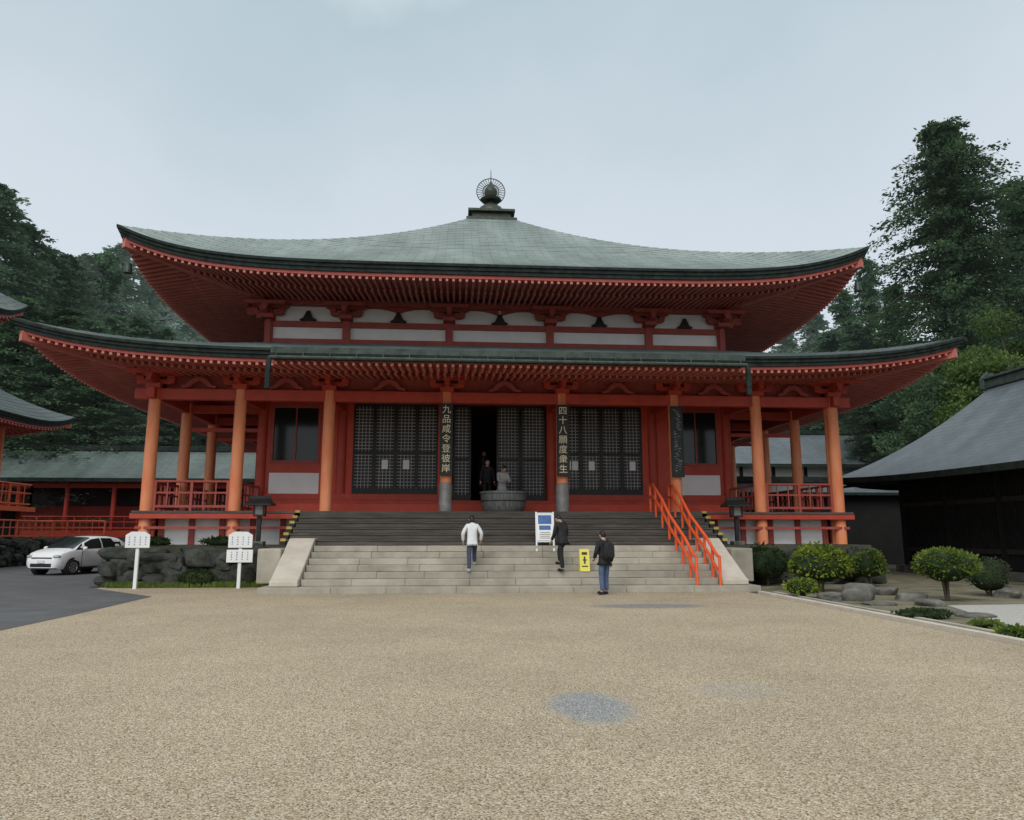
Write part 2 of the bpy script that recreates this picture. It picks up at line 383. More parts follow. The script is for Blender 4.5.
hall=thing('temple_hall','large vermilion temple hall with two tiers of curved green copper roof and jewel finial','temple',(0,CY,0))
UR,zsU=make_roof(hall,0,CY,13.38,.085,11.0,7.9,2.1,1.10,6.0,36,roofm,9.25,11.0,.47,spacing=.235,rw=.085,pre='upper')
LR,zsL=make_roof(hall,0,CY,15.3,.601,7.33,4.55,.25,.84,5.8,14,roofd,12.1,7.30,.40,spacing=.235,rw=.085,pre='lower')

# finial
fb=MB(); fb.box(-1.35,1.35,CY-1.35,CY+1.35,17.85,18.25); fb.box(-1.05,1.05,CY-1.05,CY+1.05,18.25,18.62); fb.box(-1.25,1.25,CY-1.25,CY+1.25,18.62,18.78)
fb.box(-.8,.8,CY-.8,CY+.8,18.78,18.98)
fbo=fb.build('finial_base',bronze,UR,bevel=.03)
m=MB(); m.lathe([(.75,0),(.74,.1),(.62,.32),(.36,.5),(.2,.56),(.2,.66),(.5,.74),(.58,.86),(.35,.9),(.3,.95)],(0,CY,18.98)); m.build('finial_bowl',bronze,UR,smooth=True)
m=MB(); m.lathe([(.02,0),(.26,.08),(.36,.3),(.33,.5),(.2,.7),(.09,.86),(.03,1.05),(.015,1.6),(.004,1.75)],(0,CY,19.9)); m.build('finial_jewel',bronze,UR,smooth=True)
m=MB()
for k in range(25):
    a=R(-50)+R(280)*k/24
    m.bar((.32*math.cos(a),CY,20.3+.32*math.sin(a)),(.80*math.cos(a),CY,20.3+.80*math.sin(a)),.03,.03,up=(0,1,0))
for rr in (.44,.78):
    pts=[(rr*math.cos(R(-50)+R(280)*k/36),CY,20.3+rr*math.sin(R(-50)+R(280)*k/36)) for k in range(37)]
    m.tube(pts,.026,6)
m.build('finial_halo',bronze,UR)

# upper wall
m=MB(); m.box(-9.1,9.1,CY-9.1,CY+9.1,8.9,11.3); uw=m.build('upper_wall',plaster,hall)
PX=[-9.2,-6.15,-2.05,2.05,6.15,9.2]
for k in range(4):
    spart('upper_beam',redd,uw,k,-9.3,9.3,9.1,9.24,8.95,9.30); spart('upper_beam',redd,uw,k,-9.3,9.3,9.1,9.24,9.80,10.02); spart('upper_beam',redd,uw,k,-9.5,9.5,9.1,9.5,10.66,10.88)
    for x in PX: spart('upper_post',redd,uw,k,x-.15,x+.15,9.1,9.28,8.95,10.06)
def bracket_mesh():
    m=MB(); m.box(-.24,.24,-.3,.24,0,.16)
    m.prism([(-.62,.22),(-.5,.16),(.5,.16),(.62,.22),(.62,.32),(-.62,.32)],-.09,.09)
    m.prism([(-.72,.2),(-.55,.16),(.3,.16),(.3,.32),(-.72,.32)],-.08,.08,axis='x')
    for x in (-.52,0,.52): m.box(x-.12,x+.12,-.12,.12,.32,.44)
    m.box(-.12,.12,-.72,-.48,.32,.44)
    m.prism([(-.8,.50),(-.68,.44),(.68,.44),(.8,.50),(.8,.58),(-.8,.58)],-.08,.08); m.prism([(-.8,.50),(-.68,.44),(.68,.44),(.8,.50),(.8,.58),(-.8,.58)],-.68,-.54)
    return m
br0=bracket_mesh().build('bracket',redd,hall,world=False)
def put(o,k,x,r,z):
    p=S(k,x,r,0,0); rz=[0,PI/2,PI,-PI/2][k]
    if o.get('used') is None:
        o.location=(p[0],p[1],z); o.rotation_euler=(0,0,rz); o['used']=1; return o
    return inst(o,(p[0],p[1],z),hall,rz)
for k in range(4):
    for x in PX: put(br0,k,x,9.35,10.05)
def frog():
    m=MB(); P=[(-.55,0),(-.6,.08),(-.42,.14),(-.3,.3),(-.12,.42),(.12,.42),(.3,.3),(.42,.14),(.6,.08),(.55,0),(.3,.06),(.16,.2),(0,.28),(-.16,.2),(-.3,.06)]
    m.prism(P,-.06,.06); return m
def frog2():
    m=MB(); P=[(-.30,0),(-.34,.05),(-.2,.12),(-.11,.3),(-.06,.42),(.06,.42),(.11,.3),(.2,.12),(.34,.05),(.30,0)]
    m.prism(P,-.05,.05); return m
fg0=frog2().build('frog_leg_strut',black,hall,world=False)
for k in range(4):
    for x in (-7.68,-4.1,0,4.1,7.68): put(fg0,k,x,9.2,10.04)
# curved red arms framing the white panels either side of each strut
def arm_mesh():
    m=MB(); n=10; top=[(-1+2*i/n,.20*(1-(abs(-1+2*i/n))**2.2)) for i in range(n+1)]
    P=[(-1.0,.30)]+[(x,.0+z) for x,z in top]+[(1.0,.30)]
    m.prism(P,-.03,.03); return m
ar0=arm_mesh().build('arched_trim',redd,hall,world=False)
for k in range(4):
    for x in (-5.1,-3.1,-1.05,1.05,3.1,5.1): put(ar0,k,x,9.14,10.42)
# ------------------------------------------------------------------ lower structure
CX=[-12.1,-9.2,-6.15,-2.05,2.05,6.15,9.2,12.1]
def colmesh(z0,z1,r,mat):
    m=MB(); m.lathe([(r*1.02,0),(r,.4),(r,(z1-z0)*.6),(r*.94,z1-z0)],(0,0,0),20); return m.build('column',mat,hall,world=False,smooth=True)
cA=colmesh(1.28,6.62,.205,orange); cB=colmesh(2.4,6.62,.205,orange); cI=colmesh(2.4,7.1,.2,red)
for k in range(4):
    for x in CX[:-1]:
        if k==0 and abs(x)<7: put(cB,k,x,12.3,2.4)
        else: put(cA,k,x,12.3 if k==0 else 12.1,1.28)
put(cA,0,12.1,12.3,1.28)
for k in range(4):
    for x in PX[:-1]: put(cI,k,x,9.2,2.4)
br1=bracket_mesh().build('bracket',red,hall,world=False)
for k in range(4):
    for x in CX: put(br1,k,x,12.3 if k==0 else 12.1,6.6)
fg1=frog().build('frog_leg_strut',redd,hall,world=False)
for k in range(4):
    for i in range(7): put(fg1,k,(CX[i]+CX[i+1])/2,12.3 if k==0 else 12.1,6.62)
for k in range(4):
    ro=12.3 if k==0 else 12.1
    spart('eave_beam',red,hall,k,-12.75,12.75,ro-.13,ro+.13,6.22,6.60,bevel=.015)
    spart('eave_purlin',red,hall,k,-12.9,12.9,ro-.14,ro+.14,7.16,7.36,bevel=.015)
    spart('bracket_backing',redd,hall,k,-12.2,12.2,12.0,12.05,6.6,7.18)
m=MB(); m.box(-12.1,12.1,26.2,50.4,7.2,7.24); m.build('aisle_ceiling',soffm,hall)
# floor
m=MB(); m.box(-12.45,12.45,25.66,50.8,2.32,2.40); m.build('veranda_floor',stepw,hall,bevel=.01)
for k in range(4):
    if k==0:
        for s in (-1,1):
            spart('floor_edge_beam',red,hall,k,s*12.5,s*7.12,12.48,12.62,2.14,2.315,bevel=.01); spart('floor_tie_beam',redd,hall,k,s*12.35,s*7.12,12.42,12.5,1.80,1.89)
    else: spart('floor_edge_beam',red,hall,k,-12.45,12.45,12.3,12.46,2.14,2.315,bevel=.01)
for k in range(4):
    o=spart('underfloor_wall',plaster,hall,k,-11.9,11.9,11.7,11.9,1.28,2.28)
    for i in range(24):
        x=-11.7+23.4*i/23; spart('underfloor_post',redd,o,k,x-.09,x+.09,11.9,12.0,1.28,2.28)
def balustrade(a,b,zb,parent,mat,h=1.0,npost=4,posts=True):
    a=Vector((*a,zb)); b=Vector((*b,zb)); m=MB(); U=Vector((0,0,1))
    m.tube([a+U*h,b+U*h],.045,10); m.bar(a+U*(h*.62),b+U*(h*.62),.05,.06); m.bar(a+U*.16,b+U*.16,.07,.08)
    n=npost*3
    for i in range(n+1):
        p=a.lerp(b,i/n); m.bar(p+U*.16,p+U*(h*.62),.045,.045)
        if i%3: m.bar(p+U*(h*.62),p+U*(h-.04),.04,.04)
        elif not posts: m.bar(p,p+U*(h+.04),.09,.09)
    o=m.build('balustrade',mat,parent)
    if posts:
        for i in range(npost+1):
            p=a.lerp(b,i/npost); MB().bar(p,p+U*(h+.04),.09,.09).build('post',mat,o)
    return o
for s in (-1,1):
    balustrade((s*11.85,26.0),(s*9.45,26.0),2.4,hall,redd,npost=2); balustrade((s*9.2,26.3),(s*9.2,28.8),2.4,hall,redd,npost=2)
    for y0,y1 in ((26.3,28.8),(29.4,31.9),(32.4,36.0),(36.5,40.1)): balustrade((s*12.1,y0),(s*12.1,y1),2.4,hall,redd,npost=2)
# front wall
YW=CY-9.2
pbox('threshold_platform',redv,hall,-9.2,9.2,YW-1.15,YW+.3,2.40,2.74,bevel=.01)
pbox('sill_beam',red,hall,-9.0,9.0,YW-.26,YW+.12,2.745,2.92,bevel=.012)
for s in (-1,1): pbox('sill_beam',red,hall,s*1.9,s*9.0,YW-.2,YW+.1,2.922,3.16,bevel=.012)
pbox('lintel_beam',red,hall,-9.0,9.0,YW-.22,YW+.1,6.7,7.0,bevel=.012); pbox('lintel_beam',red,hall,-9.0,9.0,YW-.1,YW+.1,7.0,7.19)
def panel(x0,x1,z0,z1,mat,name='wall_panel',y=0,parent=hall,bev=0):
    m=MB(); m.box(x0,x1,YW-.06+y,YW+.06+y,z0,z1); return m.build(name,mat,parent,bevel=bev)
for s in (-1,1):
    panel(s*6.0,s*5.72,3.16,6.7,redv); panel(s*2.42,s*2.22,3.16,6.7,redv)
    panel(s*9.0,s*8.86,3.16,6.7,red); panel(s*6.98,s*6.32,3.16,6.7,redv); panel(s*8.86,s*6.98,3.96,4.34,red); panel(s*8.86,s*6.98,6.6,6.7,red)
    panel(s*8.86,s*6.98,3.16,3.96,plaster,'plaster_panel')
    w=panel(s*8.86,s*6.98,4.34,6.6,glass,'window',y=.03)
    m=MB()
    for x in (8.81,7.03): m.box(s*x-.05,s*x+.05,YW-.1,YW-.04,4.34,6.6)
    for z in (4.39,6.55): m.box(s*8.86,s*6.98,YW-.095,YW-.045,z-.05,z+.05)
    m.box(s*7.92-.025,s*7.92+.025,YW-.09,YW-.05,4.44,6.5)
    m.build('window_frame',redd,w)
def leaf(x0,x1,z0=3.16,z1=6.7,y=0.0):
    w=x1-x0; Y0,Y1=YW-.045+y,YW-.004+y
    b=MB(); b.box(x0+.02,x1-.02,YW+y,YW+.03+y,z0+.02,z1-.02)
    b.box(x0,x0+.07,Y0,Y1,z0,z1); b.box(x1-.07,x1,Y0,Y1,z0,z1); b.box(x0+.07,x1-.07,Y0,Y1,z0,z0+.22); b.box(x0+.07,x1-.07,Y0,Y1,z1-.10,z1)
    b.box(x0+.07,x1-.07,Y0,Y1,z0+1.55,z0+1.66)
    p=b.build('lattice_door',black,hall)
    g=MB(); nx=max(3,int((w-.14)/.125)); st=(w-.14)/nx
    for i in range(1,nx): xx=x0+.07+st*i; g.box(xx-.012,xx+.012,Y0+.012,Y1-.006,z0+.22,z1-.10)
    nz=int((z1-z0-.32)/.125); st=(z1-z0-.32)/nz
    for j in range(1,nz): zz=z0+.22+st*j; g.box(x0+.07,x1-.07,Y0+.016,Y1-.002,zz-.012,zz+.012)
    g.build('lattice',gridm,p)
    return p
for s in (-1,1):
    xs=[2.42+(5.72-2.42)*i/4 for i in range(5)]
    for i in range(4):
        a,b=sorted((s*xs[i],s*xs[i+1])); L_=leaf(a,b)
        if i in ((1,2) if s<0 else (0,1,3)):
            for dx in ((.42,) if i!=0 else (.3,.58)):
                q=MB(); q.box(a+dx-.12,a+dx+.12,YW-.058,YW-.052,4.13,4.49); q.build('paper_notice',paperw,L_)
leaf(-1.82,-1.12,2.92,6.7); leaf(-.12,.82,2.92,6.7); leaf(.84,1.82,2.92,6.7)
for k in (1,2,3): spart('side_wall',redd,hall,k,-9.0,9.0,9.1,9.25,2.4,7.19)
pbox('inner_floor',darkwood,hall,-8.9,8.9,YW+.35,47.0,2.41,2.735)
pbox('inner_screen',darkwood,hall,-8.9,8.9,YW+7,YW+7.1,2.74,7.1)
for x in (-2.05,2.05): m=MB(); m.tube([(x,YW+4,2.74),(x,YW+4,7.1)],.25,14); m.build('inner_column',darkwood,hall,smooth=True)
m=MB(); m.lathe([(.05,1.6),(.3,1.55),(.36,1.3),(.3,.5),(.42,.42),(.4,.1),(.1,0)],(-.55,YW+2.2,3.4),10); ih=m.build('hanging_canopy',black,hall,smooth=True)
MB().ell((-.55,YW+1.78,4.95),(.08,.05,.1)).build('gilt_ornament',orange,ih,smooth=True)
for x in PX: pbar('tie_beam',red,hall,(x,26,6.35),(x,YW,6.55),.2,.3)
for s in (-1,1):
    for y in (29.1,32.15,36.25,40.35): pbar('tie_beam',red,hall,(s*9.2,y,6.4),(s*12.1,y,6.4),.2,.3); pbar('tie_beam',red,hall,(s*9.2,y,5.6),(s*12.1,y,5.6),.1,.14)
# projecting step canopy, its edge running on almost level with the side eaves
DZ=-.15
kh=MB(); kh.prism([(21.72,7.22+DZ),(22.8,7.36+DZ*.7),(24.1,7.66),(24.1,7.4),(22.8,7.12+DZ*.7),(21.72,7.02+DZ)],-7.15,7.15,axis='x'); ko=kh.build('step_canopy_roof',roofd,hall,uv=[(v[0],v[1]) for v in kh.v])
pbox('eave_edge',edge2,ko,-7.18,7.18,21.67,21.72,7.05+DZ,7.24+DZ); pbox('eave_edge',edge,ko,-7.15,7.15,21.725,21.86,6.88+DZ,7.015+DZ)
for s in (-1,1): m=MB(); m.prism([(21.72,7.23+DZ),(22.8,7.38+DZ*.7),(24.1,7.68),(24.1,7.38),(22.8,7.08+DZ*.7),(21.72,7.0+DZ)],s*7.15,s*7.18,axis='x'); m.build('eave_edge',edge2,ko)
n=62
for i in range(n+1):
    x=-7.05+14.1*i/n; m=MB(); m.strip([(x,23.6,6.84),(x,22.7,6.81+DZ*.7),(x,21.82,6.79+DZ)],.085,.10,(1,0,0)); m.build('canopy_rafter',[rafm,tip],ko)
m=MB(); m.prism([(21.9,6.87+DZ),(23.3,6.92),(23.3,6.95),(21.9,6.90+DZ)],-7.12,7.12,axis='x'); m.build('canopy_soffit',soffm,ko)
m=MB(); m.tube([(-7.2,21.58,6.90+DZ),(7.2,21.58,6.90+DZ)],.05,10)
for i in range(19): x=-7+14*i/18; m.bar((x,21.58,6.90+DZ),(x,21.69,7.1+DZ),.022,.04)
g=m.build('rain_gutter',edge2,ko,smooth=True)
for s in (-1,1):
    m=MB(); m.box(s*7.2-.07,s*7.2+.07,21.51,21.65,5.80,6.88+DZ); m.build('downspout',edge,g,bevel=.02)
for x in (-2.05,2.05):
    m=MB(); m.lathe([(.235,0),(.235,.95),(.212,1.0)],(x,26,2.4),20); m.build('column_shoe',steel,hall,smooth=True)
def text(body,size,mat,parent,loc,sp=1.0,name='lettering'):
    c=bpy.data.curves.new('t','FONT'); c.body=body; c.size=size; c.align_x='CENTER'; c.align_y='TOP'; c.extrude=.004; c.space_line=sp
    t=bpy.data.objects.new('t',c); col.objects.link(t)
    dg=bpy.context.evaluated_depsgraph_get(); me=bpy.data.meshes.new_from_object(t.evaluated_get(dg))
    bpy.data.objects.remove(t)
    me.materials.clear(); me.materials.append(mat)
    o=bpy.data.objects.new(name,me); col.objects.link(o); o.parent=parent; o.location=Vector(loc)-wloc(parent); o.rotation_euler=(PI/2,0,0); return o
def board(x,label,chars):
    y=25.70
    t=thing('couplet_board',label,'hanging sign',(x,y,3.62),group='tall inscribed boards on the front columns')
    m=MB(); m.box(x-.22,x+.22,y-.02,y+.05,3.62,6.16); m.build('board_panel',black,t,bevel=.01)
    m=MB()
    for sx in (-.21,.21): m.box(x+sx-.015,x+sx+.015,y-.035,y-.021,3.62,6.16)
    m.box(x-.19,x+.19,y-.035,y-.021,3.62,3.65); m.box(x-.19,x+.19,y-.035,y-.021,6.13,6.16); m.build('board_frame',black,t)
    for i,ch in enumerate(chars): text(ch,.315,gold,t,(x,y-.026,6.09-.345*i),1.0)
    return t
board(-2.05,'black board with vertical gold characters on the column left of the open doorway','九品咸令登彼岸')
board(2.05,'black board with vertical gold characters on the column right of the open doorway','四十八願度衆生')
b3=board(6.15,'dull weathered dark board on the column near the top of the red handrails','')
rn=random.Random(4); m=MB()
for j in range(26):
    z=3.8+j*.088
    for q in range(2): xx=6.15+rn.uniform(-.1,.1); m.box(xx-rn.uniform(.02,.07),xx+rn.uniform(.02,.07),25.668,25.678,z+q*.035,z+q*.035+rn.uniform(.012,.03))
m.build('worn_carving',steel,b3)
for sx in (-1,1):
    m=MB(); p=(sx*13.05,CY-13.05); m.tube([(*p,10.85),(*p,11.5)],.012,6); m.lathe([(.02,.36),(.1,.33),(.13,.05),(.15,0),(.13,.01)],(*p,10.5),14); m.build('wind_bell',bronze,UR,smooth=True)

# ------------------------------------------------------------------ terrace, stairs
def boulder_wall(root,x0,x1,y,z0,z1,seed,axis='x',name='stone_facing',mat=rock):
    rn=random.Random(seed); m=MB()
    for row in range(4):
        zc=z0+(z1-z0)*(row+.45)/4; x=x0+rn.uniform(-.4,0)
        while x<x1:
            w=rn.uniform(.26,.9); h=rn.uniform(.16,.33)
            z=min(zc+rn.uniform(-.12,.12),z1-h*.75); yy=y+rn.uniform(-.15,.12)+row*.03
            c=(x+w/2,yy,z); r=(w*.60,rn.uniform(.2,.34),h)
            if axis=='y': c=(yy,x+w/2,z); r=(rn.uniform(.2,.34),w*.60,h)
            m.ell(c,r,jit=.19,pw=.70,seed=rn.random(),rot=rn.uniform(-.35,.35)); x+=w*.84
    return m.build(name,mat,root,smooth=True,ang=28)
ter=thing('stone_terrace','dark rubble stone terrace wall carrying the temple hall','stone wall',(0,38,0))
m=MB(); m.box(-12.35,12.35,24.5,52,0,1.27); m.build('terrace_top',soil,ter)
boulder_wall(ter,-12.3,-7.5,24.45,.0,1.2,3); boulder_wall(ter,7.5,12.2,24.45,0,1.15,5); boulder_wall(ter,24.6,46,-12.35,0,1.2,8,axis='y'); boulder_wall(ter,24.8,46,12.15,0,1.1,9,axis='y')
st=thing('stone_staircase','broad flight of grey stone steps in front of the hall with pale sloping cheek slabs','stairs',(0,22.5,0))
n=7; rz_=1.28/n
for i in range(n):
    hw=7.05 if i==0 else 6.0; y=21.3+.34*i-(.2 if i==0 else 0); m=MB(); rn=random.Random(i); x=-hw
    while x<hw-.05:
        w=rn.uniform(1.3,2.1); x1=min(hw,x+w)
        if hw-x1<.5: x1=hw
        m.box(x+.003,x1-.003,y+rn.uniform(0,.015),24.48,rz_*i,rz_*(i+1)-rn.uniform(0,.008)); x=x1
    m.build('step',stone,st,bevel=.014)
for s in (-1,1):
    m=MB(); m.prism([(21.36,.185),(21.36,.34),(21.55,.40),(23.66,1.50),(24.36,1.50),(24.36,.185)],s*6.02,s*6.8,axis='x'); m.build('cheek_slab',stonel,st,bevel=.03)
    m=MB(); m.box(s*6.82,s*7.5,22.7,24.48,.19,1.20); m.build('side_block',stone,st,bevel=.04)
ws=thing('upper_staircase','flight of weathered dark upper steps leading onto the veranda with yellow banded ends','stairs',(0,24.6,1.28))
n=6; rz_=(2.4-1.28)/n
for i in range(n-1):
    y=23.72+.388*i; m=MB(); m.box(-6.9,6.9,y+.03,25.59,1.29+rz_*i,1.28+rz_*(i+1)-.05); m.box(-6.92,6.92,y,y+.42,1.28+rz_*(i+1)-.05,1.28+rz_*(i+1)); m.build('step',stepw,ws,bevel=.008)
m=MB(); m.box(-6.92,6.92,25.60,25.655,2.2,2.402); m.build('step',stepw,ws)
for s in (-1,1):
    P=[(23.70,1.29),(23.70,1.30+rz_)]
    for i in range(1,n): P+=[(23.7+.388*i,1.30+rz_*i),(23.7+.388*i,1.30+rz_*(i+1))]
    P+=[(25.64,1.29)]
    m=MB(); m.prism(P,s*6.93,s*7.08,axis='x'); so=m.build('stair_stringer',black,ws)
    for i in range(n): y=23.7+.388*i; z=1.30+rz_*(i+1); pbox('yellow_band',yel2,so,s*6.925,s*7.085,y-.01,y+.07,z-.075,z+.01)
def handrail(x,label):
    t=thing('handrail',label,'handrail',(x,23.6,0),group='red handrails over the steps')
    pts=[(x,21.35,.0),(x,22.2,.55),(x,23.75,1.28),(x,24.6,1.84),(x,25.68,2.4)]
    def rail(h): return [(x,p[1],p[2]+h) for p in pts]
    for h,nm in ((.95,'top_rail'),(.55,'lower_rail')):
        p=rail(h); p=[(x,21.2,h+.02),(x,21.5,h+.12)]+p[1:]+[(x,26.1,2.4+h)]
        m=MB(); m.tube(p,.048,10); m.build(nm,rail_red,t,smooth=True)
    for (y,z) in ((21.2,.01),(21.78,.18),(22.46,.55),(23.14,.92),(23.85,1.28),(24.62,1.66),(25.4,2.03),(26.1,2.4)):
        zt=z+.9
        P=[(21.2,.97)]+[(21.5,1.07)]+[(p[1],p[2]+.95) for p in pts[1:]]+[(26.1,3.35)]
        for a,b in zip(P,P[1:]):
            if a[0]<=y<=b[0]: zt=a[1]+(b[1]-a[1])*(y-a[0])/(b[0]-a[0])
        m=MB(); m.tube([(x,y,z),(x,y,zt)],.042,10); m.build('post',rail_red,t,smooth=True)
handrail(5.22,'left one of the two bright red metal handrails running up the steps')
handrail(5.9,'right one of the two bright red metal handrails beside the pale cheek slab')

# ------------------------------------------------------------------ censer
t=thing('incense_burner','large round grey bronze incense tub at the top of the steps before the doorway','incense burner',(0,26.55,2.4))
m=MB(); m.lathe([(.68,0),(.72,.04),(.78,.2),(.81,.56),(.81,.62),(.85,.64),(.85,.71),(.78,.71),(.76,.6),(.05,.58)],(0,26.55,2.41),40); cb=m.build('bowl',censerm,t,smooth=True)
m=MB(); m.tube([(.805*math.cos(2*PI*k/40),26.55+.805*math.sin(2*PI*k/40),2.41+.38) for k in range(41)],.02,6); m.build('hoop',bronze,t,smooth=True)

# ------------------------------------------------------------------ roofed lantern posts on the terrace
def lantern(x,label):
    y=24.85; t=thing('lantern_post',label,'lantern',(x,y,1.27),group='black roofed lantern posts beside the stairs')
    m=MB(); m.box(x-.06,x+.06,y-.06,y+.06,1.4,2.2); m.build('post',black,t); m=MB(); m.box(x-.2,x+.2,y-.2,y+.2,1.27,1.4); m.build('base',rockl,t,bevel=.02)
    m=MB(); m.box(x-.17,x+.17,y-.17,y+.17,2.2,2.26)
    for a in (-.15,.15):
        for b in (-.15,.15): m.box(x+a-.02,x+a+.02,y+b-.02,y+b+.02,2.26,2.56)
    m.build('lamp_frame',black,t); m=MB(); m.box(x-.12,x+.12,y-.12,y+.12,2.26,2.55); m.build('lamp_pane',steel,t)
    m=MB(); m.add([(x-.42,y-.36,2.55),(x+.42,y-.36,2.55),(x+.42,y+.36,2.55),(x-.42,y+.36,2.55),(x-.3,y,2.8),(x+.3,y,2.8),(x-.42,y-.36,2.6),(x+.42,y-.36,2.6),(x+.42,y+.36,2.6),(x-.42,y+.36,2.6)],[(3,2,1,0),(0,1,7,6),(1,2,8,7),(2,3,9,8),(3,0,6,9),(6,7,5,4),(8,9,4,5),(7,8,5),(9,6,4)]); m.box(x-.33,x+.33,y-.035,y+.035,2.78,2.86); m.build('lamp_roof',black,t)
lantern(-8.05,'black roofed lantern on a post left of the stairs'); lantern(7.85,'black roofed lantern on a post right of the stairs above the dark shrub')

# ------------------------------------------------------------------ signs
def post_sign(u,v,label,two):
    p=gnd(u,v); p.y=min(p.y,23.5); p=at(u,v,p.y); p.z=0
    t=thing('notice_board',label,'sign',p,0,group='white painted notice boards')
    x,y=p.x,p.y
    m=MB(); m.box(x-.05,x+.05,y+.0,y+.08,0,1.2); m.build('post',white,t,bevel=.006)
    w=.36; rn=random.Random(u)
    def marks(zt,bp_,cols,rows):
        for k in range(cols):
            for j in range(rows):
                xx=x-.24+.48*k/(cols-1); z=zt-.07*j; pbox('worn_lettering',steel,bp_,xx-.016,xx+.016,y-.039,y-.0352,z-rn.uniform(.025,.045),z)
    m=MB(); m.prism([(x-w,1.22),(x+w,1.22),(x+w,1.6),(x+w*.55,1.70),(x-w*.55,1.70),(x-w,1.6)],y-.035,y-.002); marks(1.55,m.build('board_panel',white,t,bevel=.006),4,4)
    if two:
        m=MB(); m.box(x-.39,x+.39,y-.035,y-.002,.78,1.16); marks(1.1,m.build('lower_board',white,t,bevel=.006),4,4)
post_sign(134,589,'white notice board on a single post at the rubble wall end nearest the car',False)
post_sign(238,587,'white post with two stacked notice boards beside the stone staircase',True)
p=at(545,546,23.45); t=thing('information_easel','white framed standing board with a blue poster at the head of the stone steps','sign',(p.x,23.45,1.1))
zb=1.1; x,y=p.x,23.45
m=MB()
for s in (-1,1): m.bar((x+s*.27,y-.1,zb),(x+s*.27,y+.1,zb+1.22),.05,.04); m.bar((x+s*.24,y+.4,zb+.18),(x+s*.2,y+.1,zb+1.1),.03,.03)
for z,yy in ((.3,-.05),(1.18,.09)): m.bar((x-.27,y+yy,zb+z),(x+.27,y+yy,zb+z),.05,.04)
m.build('frame',white,t)
def slab(x,w,a,b,off,name,mat,parent,th=.012):
    a=Vector(a);b=Vector(b); c=(a+b)/2; d=(b-a); n=Vector((0,-d.z,d.y)).normalized()
    if n.y>0:n=-n
    c=c+n*off; m=MB(); m.bar(c-d/2,c+d/2,w,th,up=n); return m.build(name,mat,parent)
A=Vector((x,y-.045,zb+.33)); B=Vector((x,y+.09,zb+1.16))
slab(x,.5,A,B,.01,'poster',paperw,t); slab(x,.42,A.lerp(B,.62),A.lerp(B,.95),.02,'poster_picture',blue,t); slab(x,.36,A.lerp(B,.40),A.lerp(B,.56),.02,'poster_picture',blue,t)
for k in range(4): slab(x,.36-.05*(k%2),A.lerp(B,.08+.07*k),A.lerp(B,.10+.07*k),.02,'poster_line',steel,t)
p=at(584.5,573,22.1); x,y,zb=p.x,22.1,.549
t=thing('caution_sign','yellow folding caution sign standing on the stone steps','sign',(x,y,zb))
A=Vector((x,y-.13,zb)); B=Vector((x,y+.02,zb+.64))
slab(x,.29,A,B,0,'front_panel',yellow,t,.02); slab(x,.29,(x,y+.18,zb),(x,y+.045,zb+.64),0,'back_panel',yellow,t,.02)
slab(x,.16,A.lerp(B,.74),A.lerp(B,.86),.013,'pictogram',ink,t,.006); slab(x,.05,A.lerp(B,.34),A.lerp(B,.66),.013,'pictogram',ink,t,.006); slab(x,.18,A.lerp(B,.2),A.lerp(B,.25),.013,'pictogram',ink,t,.006); slab(x,.12,A.lerp(B,.48),A.lerp(B,.53),.014,'pictogram',ink,t,.006)

